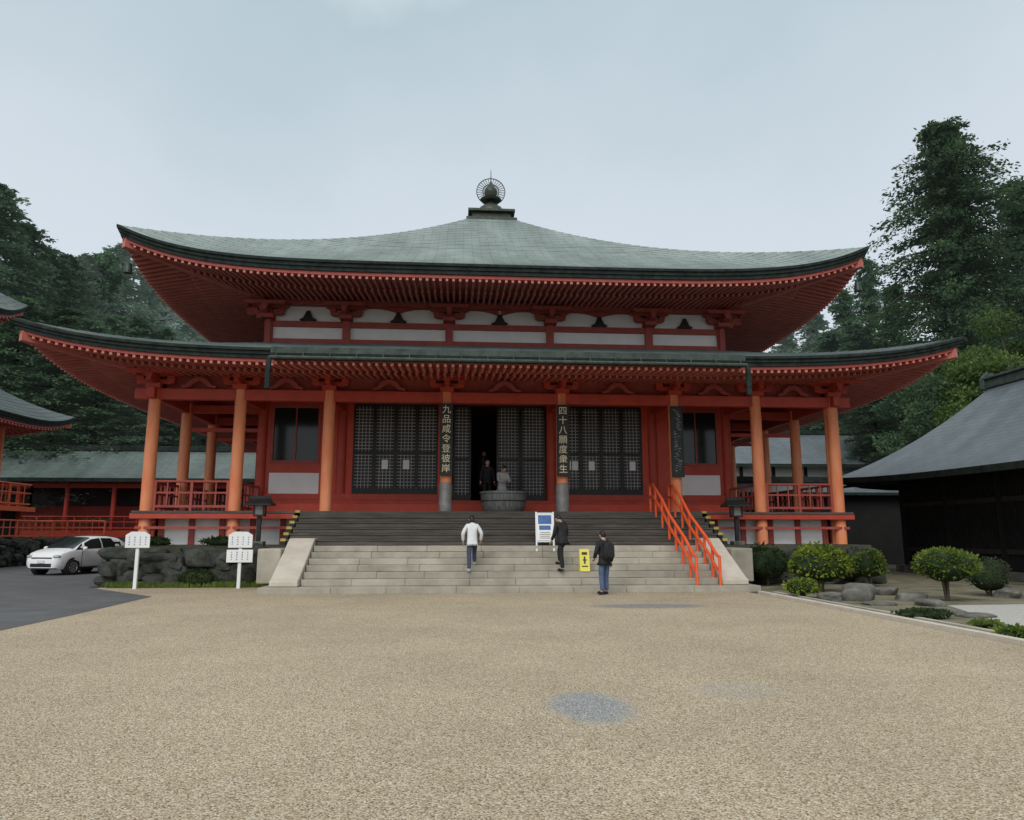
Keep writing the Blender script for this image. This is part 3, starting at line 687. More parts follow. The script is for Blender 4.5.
# ------------------------------------------------------------------ people
def skin_data(vs,es,rs,root,sub=2):
    me=bpy.data.meshes.new('sk'); me.from_pydata(vs,es,[]); o=bpy.data.objects.new('sk',me); col.objects.link(o)
    o.modifiers.new('s','SKIN')
    d=me.skin_vertices[0].data
    for i,r in enumerate(rs): d[i].radius=(r,r) if not hasattr(r,'__len__') else r; d[i].use_root=(i==root)
    s=o.modifiers.new('u','SUBSURF'); s.levels=sub; s.render_levels=sub
    dg=bpy.context.evaluated_depsgraph_get(); nm=bpy.data.meshes.new_from_object(o.evaluated_get(dg))
    V=[v.co.copy() for v in nm.vertices]; Fs=[tuple(p.vertices) for p in nm.polygons]
    bpy.data.objects.remove(o); bpy.data.meshes.remove(nm); return V,Fs
def person(label,loc,rz,h,topm,botm,lean=0,step=(0,0),arms=None,headtilt=0,long_coat=False,hair_len=0,shoe=None,group=None):
    t=thing('person',label,'person',loc,rz,group); S_=h/1.66; la=R(lean); c,s=math.cos(la),math.sin(la)
    def up(x,y,z):
        zz=z-.92; return Vector((x,y*c+zz*s,.92+zz*c-y*s))*S_
    dy,dz=step
    pel=Vector((0,0,.92))*S_; sp=up(0,0,1.1); ch=up(0,0,1.28); nb=up(0,-.01,1.41)
    ht=R(headtilt)
    def hd(x,y,z):
        yy,zz=y,z-1.47; y2=yy*math.cos(ht)+zz*math.sin(ht); z2=zz*math.cos(ht)-yy*math.sin(ht); return up(x,y2,1.47+z2)
    nk=up(0,.005,1.47)
    J={}
    for i,sd in enumerate((-1,1)):
        J['sh',sd]=up(sd*.165,-.01,1.36)
        ae,aw=(arms or {}).get(sd,((sd*.06,-.03,-.27),(sd*.03,.07,-.24)))
        J['el',sd]=J['sh',sd]+Vector(ae)*S_; J['wr',sd]=J['el',sd]+Vector(aw)*S_
        fwd=(sd==1); yy=dy if fwd else -dy*.35; zz=dz if fwd else 0
        J['hip',sd]=Vector((sd*.085,0,.88))*S_
        kn=Vector((sd*.095,yy*.6+.03+(.10 if fwd and dz else 0),.48+zz*.75)); an=Vector((sd*.10,yy-.01,.085+zz)); to=Vector((sd*.115,yy+.15,.04+zz))
        J['kn',sd]=kn*S_; J['an',sd]=an*S_; J['to',sd]=to*S_
    V=[pel,sp,ch,nb,nk,hd(0,.015,1.52)]; E=[(0,1),(1,2),(2,3),(3,4),(4,5)]; Rr=[.12,.105,.12,.07,.05,.06]
    def addv(p,r,par): V.append(p); Rr.append(r); E.append((par,len(V)-1)); return len(V)-1
    for sd in (-1,1):
        a=addv(J['sh',sd],.06,2); b_=addv(J['el',sd],.042,a); w_=addv(J['wr',sd],.028,b_); d=(J['wr',sd]-J['el',sd]).normalized(); J['d',sd]=d
        addv(J['wr',sd]+d*.075*S_,.034,w_)
        a=addv(J['hip',sd],.085,0); b_=addv(J['kn',sd],.055,a); an=addv(J['an',sd],.038,b_); addv(J['to',sd],.034,an)
    v,f=skin_data(V,E,[r*S_ for r in Rr],0); m=MB(); m.add(v,f)
    hc=hd(0,.03,1.565)
    q=MB(); q.ell((0,0,0),(.076,.094,.115))
    rot=Matrix.Rotation(-(la+ht),3,'X')
    m.add([hc+rot@Vector(p)*S_ for p in q.v],q.f)
    for P,r in (((0,.1,-.012),(.013,.02,.022)),((.077,-.005,-.005),(.012,.02,.03)),((-.077,-.005,-.005),(.012,.02,.03)),((0,.08,-.055),(.026,.012,.007))):
        q=MB(); q.ell(P,r); m.add([hc+rot@Vector(p)*S_ for p in q.v],q.f)
    for sd in (-1,1):
        d=J['d',sd]; side=d.cross(Vector((0,0,1)) if abs(d.z)<.9 else Vector((1,0,0))).normalized(); nn=side.cross(d)
        base=J['wr',sd]+d*.085*S_
        for k,l in enumerate((.068,.078,.073,.056)):
            o=side*((k-1.5)*.018*S_); p0=base+o; p1=p0+d*l*.55*S_; p2=p1+(d*.8+nn*.6*sd).normalized()*l*.5*S_
            m.tube([p0,p1,p2],[.0095*S_,.0088*S_,.007*S_],6)
        p0=J['wr',sd]+d*.04*S_+side*.03*S_; m.tube([p0,p0+(d+side).normalized()*.035*S_,p0+(d*1.6+side).normalized()*.065*S_],[.011*S_,.01*S_,.008*S_],6)
    bo=m.build('body',skin,t,smooth=True,world=False,ang=180)
    for sd in (-1,1):
        q=MB(); q.ell((sd*.03,.088,.008),(.012,.008,.007)); m=MB(); m.add([hc+rot@Vector(p)*S_ for p in q.v],q.f); m.build('eye',hairm,bo,smooth=True,world=False)
    V=[pel+Vector((0,0,.06)),pel]; E=[(0,1)]; Rr=[.125,.135]
    for sd in (-1,1):
        a=addv(J['hip',sd],.10,1); b_=addv(J['kn',sd],.073,a); addv(J['an',sd],.06,b_)
    v,f=skin_data(V,E,[r*S_ for r in Rr],1); m=MB(); m.add(v,f); m.build('trousers',botm,t,smooth=True,world=False,ang=180)
    low=pel+Vector((0,0,-.10 if not long_coat else -.34))*S_
    V=[low,pel,sp,ch,up(0,-.01,1.39),up(0,0,1.44)]; E=[(0,1),(1,2),(2,3),(3,4),(4,5)]; Rr=[.150,.150,.138,.145,.10,.068]
    for sd in (-1,1):
        a=addv(J['sh',sd],.078,3); b_=addv(J['el',sd],.060,a); addv(J['wr',sd],.046,b_)
    v,f=skin_data(V,E,[(r*S_*1.12,r*S_*.92) if i<5 else r*S_ for i,r in enumerate(Rr)],1); m=MB(); m.add(v,f); m.build('jacket',topm,t,smooth=True,world=False,ang=180)
    q=MB(); q.ell((0,-.012,.018),(.084,.098,.112),jit=.02,seed=3)
    vs=[]
    for p in [Vector(p) for p in q.v]:
        if p.y>.035 and p.z<.06: p=Vector((p.x*.85,min(p.y,.05),p.z))
        if hair_len and p.y<.02 and p.z<-.02: p.z-=hair_len; p.y-=.01
        vs.append(hc+rot@p*S_)
    m=MB(); m.add(vs,q.f); m.build('hair',hairm,t,smooth=True,world=False,ang=180)
    for sd in (-1,1):
        a=J['an',sd]; b_=J['to',sd]; m=MB()
        m.ell(((a.x+b_.x)/2,(a.y+b_.y)/2+.01,a.z-.04*S_),(.048*S_,.135*S_,.045*S_),pw=.8); m.build('shoe',shoe or black,t,smooth=True,world=False)
    return t
jw=M('white_jacket_cloth',(.66,.67,.69),(.78,.79,.80),scale=7,rough=.8,bump=.3)
jb=M('black_jacket_cloth',(.012,.012,.014),(.028,.028,.031),scale=7,rough=.8,bump=.3)
jg=M('pale_grey_cloth',(.42,.42,.42),(.58,.58,.58),scale=7,rough=.8,bump=.3)
jean=M('blue_denim',(.055,.09,.18),(.11,.155,.27),scale=9,rough=.85,bump=.2)
jeand=M('dark_denim',(.04,.055,.095),(.07,.09,.14),scale=9,rough=.85,bump=.2)
trb=M('black_trousers_cloth',(.012,.012,.013),(.024,.024,.026),scale=9,rough=.85,bump=.2)
shw=M('pale_trainers',(.4,.4,.4),(.55,.55,.55),scale=9,rough=.7)
rz7=1.28/7
p=at(472,568,22.05)
person('person in a white jacket and dark jeans climbing the stone steps',(p.x,22.02,rz7*3),R(4),1.62,jw,jeand,lean=8,step=(.32,rz7),headtilt=14,hair_len=.05,shoe=shw,arms={-1:((-.12,-.04,-.24),(.02,.10,-.22)),1:((.12,-.04,-.24),(-.02,.12,-.21))})
p=at(563,570,22.05)
person('person in black clothes stooping on the steps between the easel and the yellow sign',(p.x,22.02,rz7*3),R(30),1.68,jb,trb,lean=14,step=(.28,rz7),headtilt=22,arms={-1:((-.05,.02,-.27),(.02,.16,-.19)),1:((.08,.02,-.27),(-.03,.15,-.2))})
p=gnd(605,595)
person('person in a black jacket and blue jeans standing at the foot of the steps',(p.x,p.y,.01),R(22),1.69,jb,jean,lean=2,step=(.08,0),headtilt=10,arms={-1:((-.09,.0,-.27),(.06,.18,-.13)),1:((.08,-.05,-.27),(.0,.08,-.24))})
bt=thing('backpack','black backpack worn by the person at the foot of the steps','backpack',(p.x,p.y,1.0),R(22))
m=MB(); m.ell((0,-.235,.18),(.155,.10,.235),pw=.65); m.build('pack_body',jb,bt,smooth=True,world=False); m=MB(); m.ell((0,-.335,.09),(.11,.04,.10),pw=.6); m.build('pocket',trb,bt,smooth=True,world=False)
for sd in (-1,1): m=MB(); m.tube([(sd*.1,-.16,.36),(sd*.11,-.02,.47),(sd*.11,.13,.36),(sd*.13,.11,.1),(sd*.13,-.15,.0)],.02,8); m.build('strap',trb,bt,smooth=True,world=False)
person('person in a pale grey top bowing behind the incense tub',(.02,27.75,2.4),R(200),1.78,jg,trb,lean=12,headtilt=25,arms={-1:((-.04,.1,-.24),(.1,.2,-.03)),1:((.04,.1,-.24),(-.1,.2,-.03))})
person('person in black standing in the dark doorway behind the incense tub',(-.5,28.5,2.74),R(185),1.72,jb,trb,headtilt=8)

# ------------------------------------------------------------------ car
def car(loc,rz):
    t=thing('parked_car','white hatchback parked on the asphalt left of the temple','car',loc,rz)
    paint=M('white_car_paint',(.80,.81,.82),(.85,.86,.87),scale=.7,rough=.25,spec=.5); blk=M('black_trim',(.012,.012,.013),(.02,.02,.02),rough=.5); tyre=M('tyre_rubber',(.015,.015,.015),(.03,.03,.03),rough=.85); rim=M('alloy',(.40,.41,.42),(.55,.56,.57),scale=9,rough=.35,metal=.7)
    lamp=M('lamp_glass',(.25,.27,.30),(.5,.52,.55),scale=9,rough=.1,spec=.7); amber=M('rear_lamp',(.35,.02,.02),(.45,.03,.03),rough=.2); plate=M('plate',(.7,.71,.7),(.76,.76,.76),rough=.5)
    ST=[(1.95,.60,.62,.62,.45),(1.90,.74,.78,.74,.6),(1.72,.86,.90,.81,.66),(1.40,.95,1.0,.84,.68),(1.12,1.0,1.05,.848,.68),(.62,1.0,1.30,.85,.60),(.15,1.0,1.485,.85,.575),(-.35,1.01,1.54,.85,.57),(-.95,1.03,1.53,.85,.565),(-1.5,1.06,1.47,.84,.55),(-1.85,1.08,1.30,.81,.58),(-1.96,1.0,1.05,.75,.62),(-1.98,.62,.64,.68,.5)]
    def sec(s):
        y,zb,zr,w,wr=s; lo=.24 if abs(y)<1.8 else .30
        return [(0,lo),(w*.88,lo),(w*.985,lo+.12),(w,(lo+zb)/2),(w*.985,zb-.06),(w*.945,zb),((w*.945+wr)/2+.02,(zb+zr)/2),(wr,zr-.035),(wr*.8,zr),(0,zr+.012)]
    secs=[sec(s) for s in ST]; n=len(secs[0]); m=MB(); vs=[];fs=[]
    for s,h in zip(ST,secs):
        for (x,z) in h: vs.append((x,s[0],z))
        for (x,z) in h[1:-1]: vs.append((-x,s[0],z))
    W_=2*n-2
    def idx(i,j): return i*W_+j if j<n else i*W_+n+(2*n-2-j)-1
    for i in range(len(ST)-1):
        for j in range(W_): fs.append((idx(i,j),idx(i,(j+1)%W_),idx(i+1,(j+1)%W_),idx(i+1,j)))
    fs.append(tuple(idx(0,j) for j in range(W_))); fs.append(tuple(idx(len(ST)-1,j) for j in range(W_-1,-1,-1)))
    m.add(vs,fs); m.build('body',paint,t,smooth=True,world=False,ang=50)
    def P(i,j,sgn=1,o=.008):
        x,z=secs[i][j]; return (sgn*(x+o),ST[i][0],z)
    for sgn in (-1,1):
        for (i0,i1) in ((5,7),(7,9)):
            m=MB(); lowr=[]; upr=[]
            for i in range(i0,i1+1): lowr.append(Vector(P(i,5,sgn)).lerp(Vector(P(i,7,sgn)),.07)); upr.append(Vector(P(i,5,sgn)).lerp(Vector(P(i,7,sgn)),.92))
            mid=[Vector(P(i,6,sgn)) for i in range(i0,i1+1)]
            if i0==5: lowr[0].y-=.02; upr[0].y-=.06; mid[0].y-=.04
            for A_ in (lowr,mid,upr):
                A_[0].y-=.03 if i0!=5 else 0; A_[-1].y+=.03
            k=len(lowr); vv=lowr+mid+upr; ff=[(a,a+1,a+1+k,a+k) for a in range(k-1)]+[(k+a,k+a+1,2*k+a+1,2*k+a) for a in range(k-1)]
            m.add(vv,ff); m.build('side_window',glass,t,smooth=True,world=False)
        m=MB(); m.add([P(4,5,sgn,.01),P(5,5,sgn,.01),P(5,7,sgn,.008)],[(0,1,2)]); m.build('quarter_window',glass,t,world=False)
    def wind(i0,i1,name,o):
        m=MB(); vv=[]
        for i in range(i0,i1+1):
            wr=ST[i][4]*.97
            for k in range(-4,5): f=k/4; vv.append((f*wr,ST[i][0]+o*.7,ST[i][2]+.022-abs(f)**3*.022+o*.1))
        k=9; ff=[(r*k+a,r*k+a+1,(r+1)*k+a+1,(r+1)*k+a) for r in range(i1-i0) for a in range(k-1)]
        m.add(vv,ff); m.build(name,glass,t,smooth=True,world=False)
    wind(4,6,'windshield',.012); wind(9,11,'rear_window',-.012)
    for sgn in (-1,1):
        m=MB(); m.ell((sgn*.60,1.77,.74),(.16,.20,.075),pw=.8,rot=-sgn*.5); m.build('headlight',lamp,t,smooth=True,world=False)
        m=MB(); m.ell((sgn*.70,-1.87,.95),(.10,.10,.15),pw=.8); m.build('tail_light',amber,t,smooth=True,world=False)
        m=MB(); m.ell((sgn*.96,.78,1.05),(.10,.07,.075),pw=.8); m.build('mirror',paint,t,smooth=True,world=False)
        for y in (.05,-.85):
            m=MB(); m.box(sgn*.845,sgn*.868,y-.13,y+.03,.90,.93); m.build('door_handle',paint,t,world=False,bevel=.006)
        for y in (.80,-.32,-1.25): m=MB(); m.box(sgn*.842,sgn*.855,y-.006,y+.006,.34,.97); m.build('door_seam',blk,t,world=False)
        m=MB(); m.box(sgn*.80,sgn*.856,-1.15,1.1,.235,.31); m.build('sill_trim',blk,t,world=False)
    m=MB(); m.box(-.48,.48,1.90,1.955,.66,.71); m.build('grille',blk,t,world=False,bevel=.01)
    m=MB(); m.box(-.5,.5,1.91,1.97,.33,.47); m.build('lower_grille',blk,t,world=False,bevel=.02)
    m=MB(); m.box(-.165,.165,1.96,1.982,.49,.6); m.build('license_plate',plate,t,world=False)
    def wheel(x,y):
        s=math.copysign(1,x)
        m=MB(); vv=[]
        prof=[(.19,-.1),(.29,-.105),(.305,-.08),(.31,0),(.305,.08),(.29,.105),(.19,.1)]
        k=28; ff=[]
        for (r,o) in prof:
            for a in range(k): vv.append((x+o,y+r*math.cos(2*PI*a/k),.31+r*math.sin(2*PI*a/k)))
        for i in range(len(prof)-1):
            for a in range(k): ff.append((i*k+a,i*k+(a+1)%k,(i+1)*k+(a+1)%k,(i+1)*k+a))
        m.add(vv,ff); w=m.build('wheel',tyre,t,smooth=True,world=False)
        m=MB()
        for a in range(8): an=2*PI*a/8; m.bar((x+s*.085,y,.31),(x+s*.085,y+.19*math.cos(an),.31+.19*math.sin(an)),.05,.02,up=(1,0,0))
        m.tube([(x+s*.09,y+.195*math.cos(2*PI*a/24),.31+.195*math.sin(2*PI*a/24)) for a in range(25)],.018,6); m.build('rim',rim,w,world=False)
        m=MB(); m.tube([(x-s*.06,y,.31),(x+s*.06,y,.31)],.19,20); m.build('hub',blk,w,world=False)
        m=MB(); m.tube([(s*.60,y,.33),(s*.845,y,.33)],.36,28); m.build('wheel_arch',blk,t,world=False)
    for x in (-.76,.76):
        for y in (1.22,-1.2): wheel(x*1.02,y)
    return t
p=gnd(78,573.5); car((p.x,p.y,.011),R(-107)-PI/2)

# ------------------------------------------------------------------ left background buildings
PCX,PCY=-31.0,36.7
pg=thing('pagoda_hall','vermilion two-roofed hall at the left edge showing only its upturned eave corners','temple',(PCX,PCY,0))
PR,_=make_roof(pg,PCX,PCY,7.3,.5,7.55,5.0,.3,.75,4,10,roofd,4.6,7.5,.4,spacing=.3,pre='lower',nE=32,single=False)
PU,_=make_roof(pg,PCX,PCY,5.2,.08,13.3,5.0,.9,1.0,4,12,roofd,3.2,13.2,.4,spacing=.3,pre='upper',nE=32,single=False)
m=MB(); m.box(PCX-4.4,PCX+4.4,PCY-4.4,PCY+4.4,3.1,7.6); m.build('lower_wall',redd,pg); m=MB(); m.box(PCX-3.1,PCX+3.1,PCY-3.1,PCY+3.1,7.6,13.2); m.build('upper_wall',plaster,pg)
pc=MB(); pc.lathe([(.2,0),(.19,4.4)],(0,0,0),14); pc=pc.build('column',orange,pg,world=False,smooth=True); pc.location=(-4.7,-4.8,3.1)
for x in (-1.6,1.6,4.7): inst(pc,(x,-4.8,3.1),pg)
for y in (-1.6,1.6,4.7): inst(pc,(4.8,y,3.1),pg)
m=MB(); m.box(PCX-6.2,PCX+6.2,PCY-6.2,PCY+6.2,2.85,3.1); m.build('platform',fence_red,pg)
for a,b in (((-6,-6),(6,-6)),((6,-6),(6,6)),((6,6),(-6,6))): balustrade((PCX+a[0],PCY+a[1]),(PCX+b[0],PCY+b[1]),3.1,pg,fence_red,npost=6,h=1.2)
m=MB(); m.box(PCX-5.6,PCX+5.6,PCY-5.6,PCY+5.6,0,2.84); m.build('base',darkwood,pg)
for i in range(7): pbox('base_post',redd,pg,PCX+5.6,PCX+5.8,PCY-5.6+1.86*i-.1,PCY-5.6+1.86*i+.1,1.4,2.84)
pw_=thing('pagoda_fence','red fence on a low dark stone wall under the left edge hall','fence',(-24.5,37,0))
m=MB(); m.box(-25.0,-24.4,30.5,44.5,0,1.35); m.build('wall_core',rock,pw_); boulder_wall(pw_,30.5,44.5,-24.35,0,1.4,33,axis='y')
balustrade((-24.6,30.6),(-24.6,44.4),1.4,pw_,fence_red,npost=8,h=.95)

lt=thing('retaining_wall','low dark stone retaining wall below the long red fence on the left','stone wall',(-40,50,0))
m=MB(); m.box(-75,-20.5,47.7,62,0,1.45); m.build('terrace_top',soil,lt); boulder_wall(lt,-48,-20.5,47.6,0,1.42,21)
fn=thing('red_fence','long low red fence standing on the retaining wall beyond the car','fence',(-30,47.9,1.45)); balustrade((-50,47.9),(-23.3,47.9),1.45,fn,fence_red,npost=12,h=1.0)
ga=thing('gallery','long low gallery with grey copper roof and red posts left behind the hall','building',(-30,54,1.45))
def gable(root,x0,x1,yc,d,ze,zr,mat,ov=.8,th=.25,edgem=edge,name='roof'):
    m=MB(); n=8; P=[]
    for i in range(n+1):
        f=-1+2*i/n; P.append((yc+f*(d/2+ov), ze+(zr-ze)*((1-abs(f))**1.15)))
    vs=[(x0,y,z) for y,z in P]+[(x1,y,z) for y,z in P]
    fs=[(i,i+1,n+2+i,n+1+i) for i in range(n)]; m.add(vs,fs); uv=[(v[0],v[1]*1.2) for v in m.v]; r=m.build(name,mat,root,uv=uv,smooth=True,ang=30)
    m=MB(); Q=[(y,z-.02) for y,z in P]+[(y,z-th) for y,z in reversed(P)]
    m.prism(Q,x0+.01,x1-.01,axis='x'); m.build('eave_edge',edgem,r)
    m=MB(); m.box(x0-.1,x1+.1,yc-.18,yc+.18,zr-.05,zr+.3); m.build('ridge',edgem,r,bevel=.03)
    return r
gable(ga,-62,-11.5,54,5,5.3,7.5,roofv,ov=1.1)
pbox('back_wall',redd,ga,-61,-12,54,56.4,1.45,5.3); pbox('dark_opening',black,ga,-61,-12,53.8,53.99,3.6,4.9)
pbox('beam',red,ga,-61,-12,51.4,51.65,4.7,5.0); pbox('beam',red,ga,-61,-12,51.4,51.65,5.15,5.3); pbox('floor_beam',red,ga,-61,-12,51.2,53.7,1.46,1.9)
gc=MB(); gc.lathe([(.16,0),(.15,3.4)],(0,0,0),12); gc=gc.build('column',red,ga,world=False,smooth=True); gc.location=(-30.5,-2.5,.4)
for i in range(1,17): inst(gc,(-30.5+3*i,-2.5,.4),ga)
balustrade((-60,51.2),(-12.5,51.2),1.9,ga,red,npost=20,h=.9)
wb=thing('plaster_hall','white walled hall with a grey roof seen through the left veranda','building',(-22,66,3))
gable(wb,-27,-16,66,7,8.2,11.0,roofg,ov=1.0); m=MB(); m.box(-26,-17,63,69,2,8.4); m.build('wall',plaster,wb)
for x in (-25,-22.9,-20.6,-18.3): pbox('wall_post',darkwood,wb,x-.12,x+.12,62.9,63.0,2,8.2)
rb=thing('plaster_storehouse','white walled storehouse with grey roof seen between the right veranda columns','building',(24,60,2))
gable(rb,19,40,60,8,7.0,10.0,roofg,ov=1.0); m=MB(); m.box(20,39,56.5,63.5,0,7.2); m.build('wall',plaster,rb)
for i in range(8): x=20.5+2.6*i; pbox('wall_post',darkwood,rb,x-.12,x+.12,56.4,56.5,0,7)
gw=thing('garden_wall','low roofed dark timber wall between the hall and the timber building','wall',(22,40,0))
gable(gw,13.5,34,40,.8,3.9,4.5,roofg,ov=.5,th=.15); m=MB(); m.box(13.8,34,39.7,40.3,0,3.95); m.build('wall',shade,gw)

# ------------------------------------------------------------------ right timber building
rh=thing('timber_hall','dark timber building with a sweeping slate grey copper roof at the right edge','building',(22.5,22,0))
nS=18;nY=30; vs=[];fs=[];uv=[]
def zr_(s): return 3.95+4.35*s-1.75*s*(1-s)
for sg in (-1,1):
    st_=len(vs)
    for i in range(nS+1):
        s=i/nS; ye=34.2-s*3.0
        for j in range(nY+1):
            y=6+(ye-6)*j/nY; z=zr_(s)+.35*(j/nY)**6*(1-s)
            vs.append((22.5+sg*6.1*(1-s),y,z)); uv.append((y+sg*40,s*8))
    for i in range(nS):
        for j in range(nY): a=st_+i*(nY+1)+j; fs.append((a,a+1,a+nY+2,a+nY+1))
st_=len(vs)
for i in range(nS+1):
    s=i/nS; ye=34.2-s*3.0
    for k in range(11):
        f=-1+2*k/10; vs.append((22.5+f*6.1*(1-s),ye,zr_(s)+.35*(1-s)*abs(f)**6)); uv.append((f*6*(1-s)+80,s*6))
for i in range(nS):
    for k in range(10): a=st_+i*11+k; fs.append((a,a+1,a+12,a+11))
m=MB(); m.add(vs,fs); rr=m.build('roof',roofg,rh,uv=uv,smooth=True,ang=35)
for sg in (-1,1):
    m=MB(); m.strip([(22.5+sg*6.08,6+28.2*j/nY,3.95+.35*(j/nY)**6-.13) for j in range(nY+1)],.16,.24,(1,0,0)); m.build('eave_edge',[edge,edge],rr)
m=MB(); m.strip([(22.5+(-1+2*k/10)*6.1,34.12,3.95+.35*abs(-1+2*k/10)**6-.13) for k in range(11)],.16,.24,(0,1,0)); m.build('eave_edge',[edge,edge],rr)
m=MB(); m.box(22.25,22.75,6,31.4,8.15,8.55); m.box(22.15,22.85,6,31.6,8.55,8.66); m.prism([(22.1,8.1),(22.9,8.1),(22.85,8.66),(22.65,8.9),(22.35,8.9),(22.15,8.66)],31.3,31.55); m.build('ridge',edge2,rr,bevel=.03)
for j in range(36,70): y=7+26.8*j/69; pbar('rafter',shade,rr,(16.5,y,3.82),(18.6,y,4.2),.09,.11)
m=MB(); m.box(16.6,28.4,6,33.9,3.97,4.0); m.build('soffit',shade,rr)
m=MB(); m.box(18.3,26.7,6,32.2,0,4.0); rw_=m.build('wall',shade,rh)
for i in range(9):
    y=8+3*i; m=MB(); m.box(18.18,18.3,y-.12,y+.12,0,3.95); m.build('wall_post',shade,rh)
for z in (1.0,2.9):
    m=MB(); m.box(18.21,18.3,6,32.2,z-.09,z+.09); m.build('wall_rail',darkwood,rh)
m=MB(); m.box(18.0,27,5.9,32.5,.008,.3); m.build('plinth',rockl,rh)
m=MB()
for j in range(150): y=6.1+26*j/149; m.box(18.265,18.3,y-.02,y+.02,.3,3.95)
o=m.build('board_batten',shade,rw_); o['kind']='stuff'

# ------------------------------------------------------------------ kerb and garden
kb=thing('garden_kerb','double line of stone kerb between the gravel court and the right garden','kerb',(6.7,14,0))
for k in range(18):
    y=3+.96*k; m=MB(); m.box(6.6,6.74,y,y+.95,.0,.09); m.build('kerb_stone',stonel,kb,bevel=.01)
m=MB(); m.box(7.05,7.15,3,20.3,0,.07); m.build('inner_kerb',stone,kb,bevel=.01)
m=MB(); m.box(6.74,7.05,3,20.2,0,.02); m.build('gutter_strip',moss,kb)
def leafq(m,p,d,sd,l,w):
    o=len(m.v); a=p+d*(l*.5); b=sd*w
    m.v+=[tuple(p),tuple(a+b),tuple(p+d*l),tuple(a-b)]; m.f.append((o,o+1,o+2,o+3)); m.mi.append(0)
def rv(rn):
    while True:
        v=Vector((rn.uniform(-1,1),rn.uniform(-1,1),rn.uniform(-1,1)))
        if .05<v.length<1: return v.normalized()
def shrub(name,label,cat,p,rx,ry,rzz,mat,n,leaf,seed,lift=0,group=None,lumps=7):
    rn=random.Random(seed); t=thing(name,label,cat,(p[0],p[1],p[2] if len(p)>2 else 0),0,group)
    f=MB(); core=MB(); L=[(Vector((0,0,lift+rzz*.85)),.72)]
    for k in range(lumps):
        d=rv(rn); d.z=abs(d.z)*.9-.25; q=rn.uniform(.25,.5); L.append((Vector((d.x*rx*q,d.y*ry*q,lift+rzz*.9+d.z*rzz*q)),rn.uniform(.42,.62)))
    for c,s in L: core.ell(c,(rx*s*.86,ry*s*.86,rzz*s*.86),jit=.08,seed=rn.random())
    for k in range(n):
        c,s=rn.choice(L); d=rv(rn)
        if d.z<-.55: continue
        rr=rn.uniform(.82,1.12); q=c+Vector((d.x*rx*s,d.y*ry*s,d.z*rzz*s))*rr
        if q.z<.02: continue
        a=(d+rv(rn)*.9).normalized(); sd=a.cross(rv(rn)).normalized(); l=leaf*rn.uniform(.6,1.3); leafq(f,q,a,sd,l,l*.32)
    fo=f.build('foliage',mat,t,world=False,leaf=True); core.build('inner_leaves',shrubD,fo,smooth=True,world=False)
    m=MB()
    for k in range(4): a=rn.uniform(0,6.28); m.tube([(.03*math.cos(a),.03*math.sin(a),0),(.1*math.cos(a),.1*math.sin(a),lift+rzz*.4),(rx*.4*math.cos(a),ry*.4*math.sin(a),lift+rzz)],[.035,.03,.015],6)
    m.build('stem',bark,t,world=False,smooth=True); return t
def gp(u,v,z=0): q=gnd(u,v); return (q.x,q.y,z)
shrub('shrub','bright lime green rounded shrub with upright shoots right of the stairs','shrub',gp(822,592),.85,.8,.70,shrubY,3600,.11,1,lift=.12)
shrub('shrub','small low lime green shrub at the garden corner nearest the stairs','shrub',gp(802,598),.42,.4,.3,shrubY,1100,.09,2,lumps=5)
shrub('shrub','dark loose shrub against the terrace wall right beside the stairs','shrub',gp(768,586),.85,.7,.75,shrubD,3000,.10,3)
shrub('shrub','mid green round shrub in front of the terrace corner, beside the timber hall','shrub',gp(872,587),.62,.55,.62,shrubG,2200,.09,4,lift=.12)
shrub('shrub','green bushy shrub on a short stem in the middle of the right garden','shrub',gp(948,601),.85,.8,.58,shrubG,3600,.09,5,lift=.30)
shrub('shrub','clipped grey green dome shrub at the right edge of the garden','shrub',gp(990,596),.68,.65,.60,shrubGr,3000,.055,6,lumps=3)
shrub('shrub','dark green clipped shrub behind the lime shrub and the broad rock','shrub',gp(848,584),.7,.5,.55,shrubD,2000,.08,7)
shrub('ground_plant','flat dark green ground plant spreading along the garden edge','plant',gp(922,619),.75,.35,.10,shrubD,1200,.07,8)
shrub('ground_plant','small leafy ground plant by the kerb at the right edge of the picture','plant',gp(1016,640),.32,.3,.11,shrubG,450,.08,9)
shrub('ground_plant','yellowish low plant between the two kerb lines at mid length','plant',gp(985,628),.35,.2,.07,shrubG,380,.07,10)
shrub('shrub','low dark shrub at the foot of the left rubble wall between the notice boards','shrub',(-9.6,24.05,0),.75,.3,.32,shrubD,1300,.08,14)
shrub('shrub','low dark shrub on top of the left rubble wall behind the two stacked boards','shrub',(-9.2,24.7,1.2),.8,.35,.2,shrubD,1000,.08,15)
shrub('shrub','low green shrub on top of the left rubble wall at its outer end','shrub',(-11.2,24.7,1.2),.7,.35,.2,shrubD,900,.08,16)
def rockt(u,v,r,label,seed):
    p=gp(u,v); t=MB(); t.ell((0,0,r[2]*.5),r,jit=.15,pw=.74,seed=seed,rot=seed*.7); o=t.build('garden_rock',rockl,smooth=True,ang=32,world=False); o.location=(p[0],p[1],0); tag(o,label,'rock')
rockt(858,600,(.50,.34,.27),'broad flat topped grey rock between the lime shrub and the green bush',1)
rockt(831,601,(.28,.24,.13),'low grey rock at the foot of the lime shrub',2)
rockt(886,595,(.28,.24,.15),'small pale rock right of the broad grey rock',3)
rockt(910,600,(.36,.25,.13),'low long rock at the left foot of the green bush',4)
rockt(1010,598,(.4,.3,.16),'grey rock right of the clipped dome shrub',6)
rockt(930,606,(.3,.22,.10),'small flat stone in front of the green bush',8)
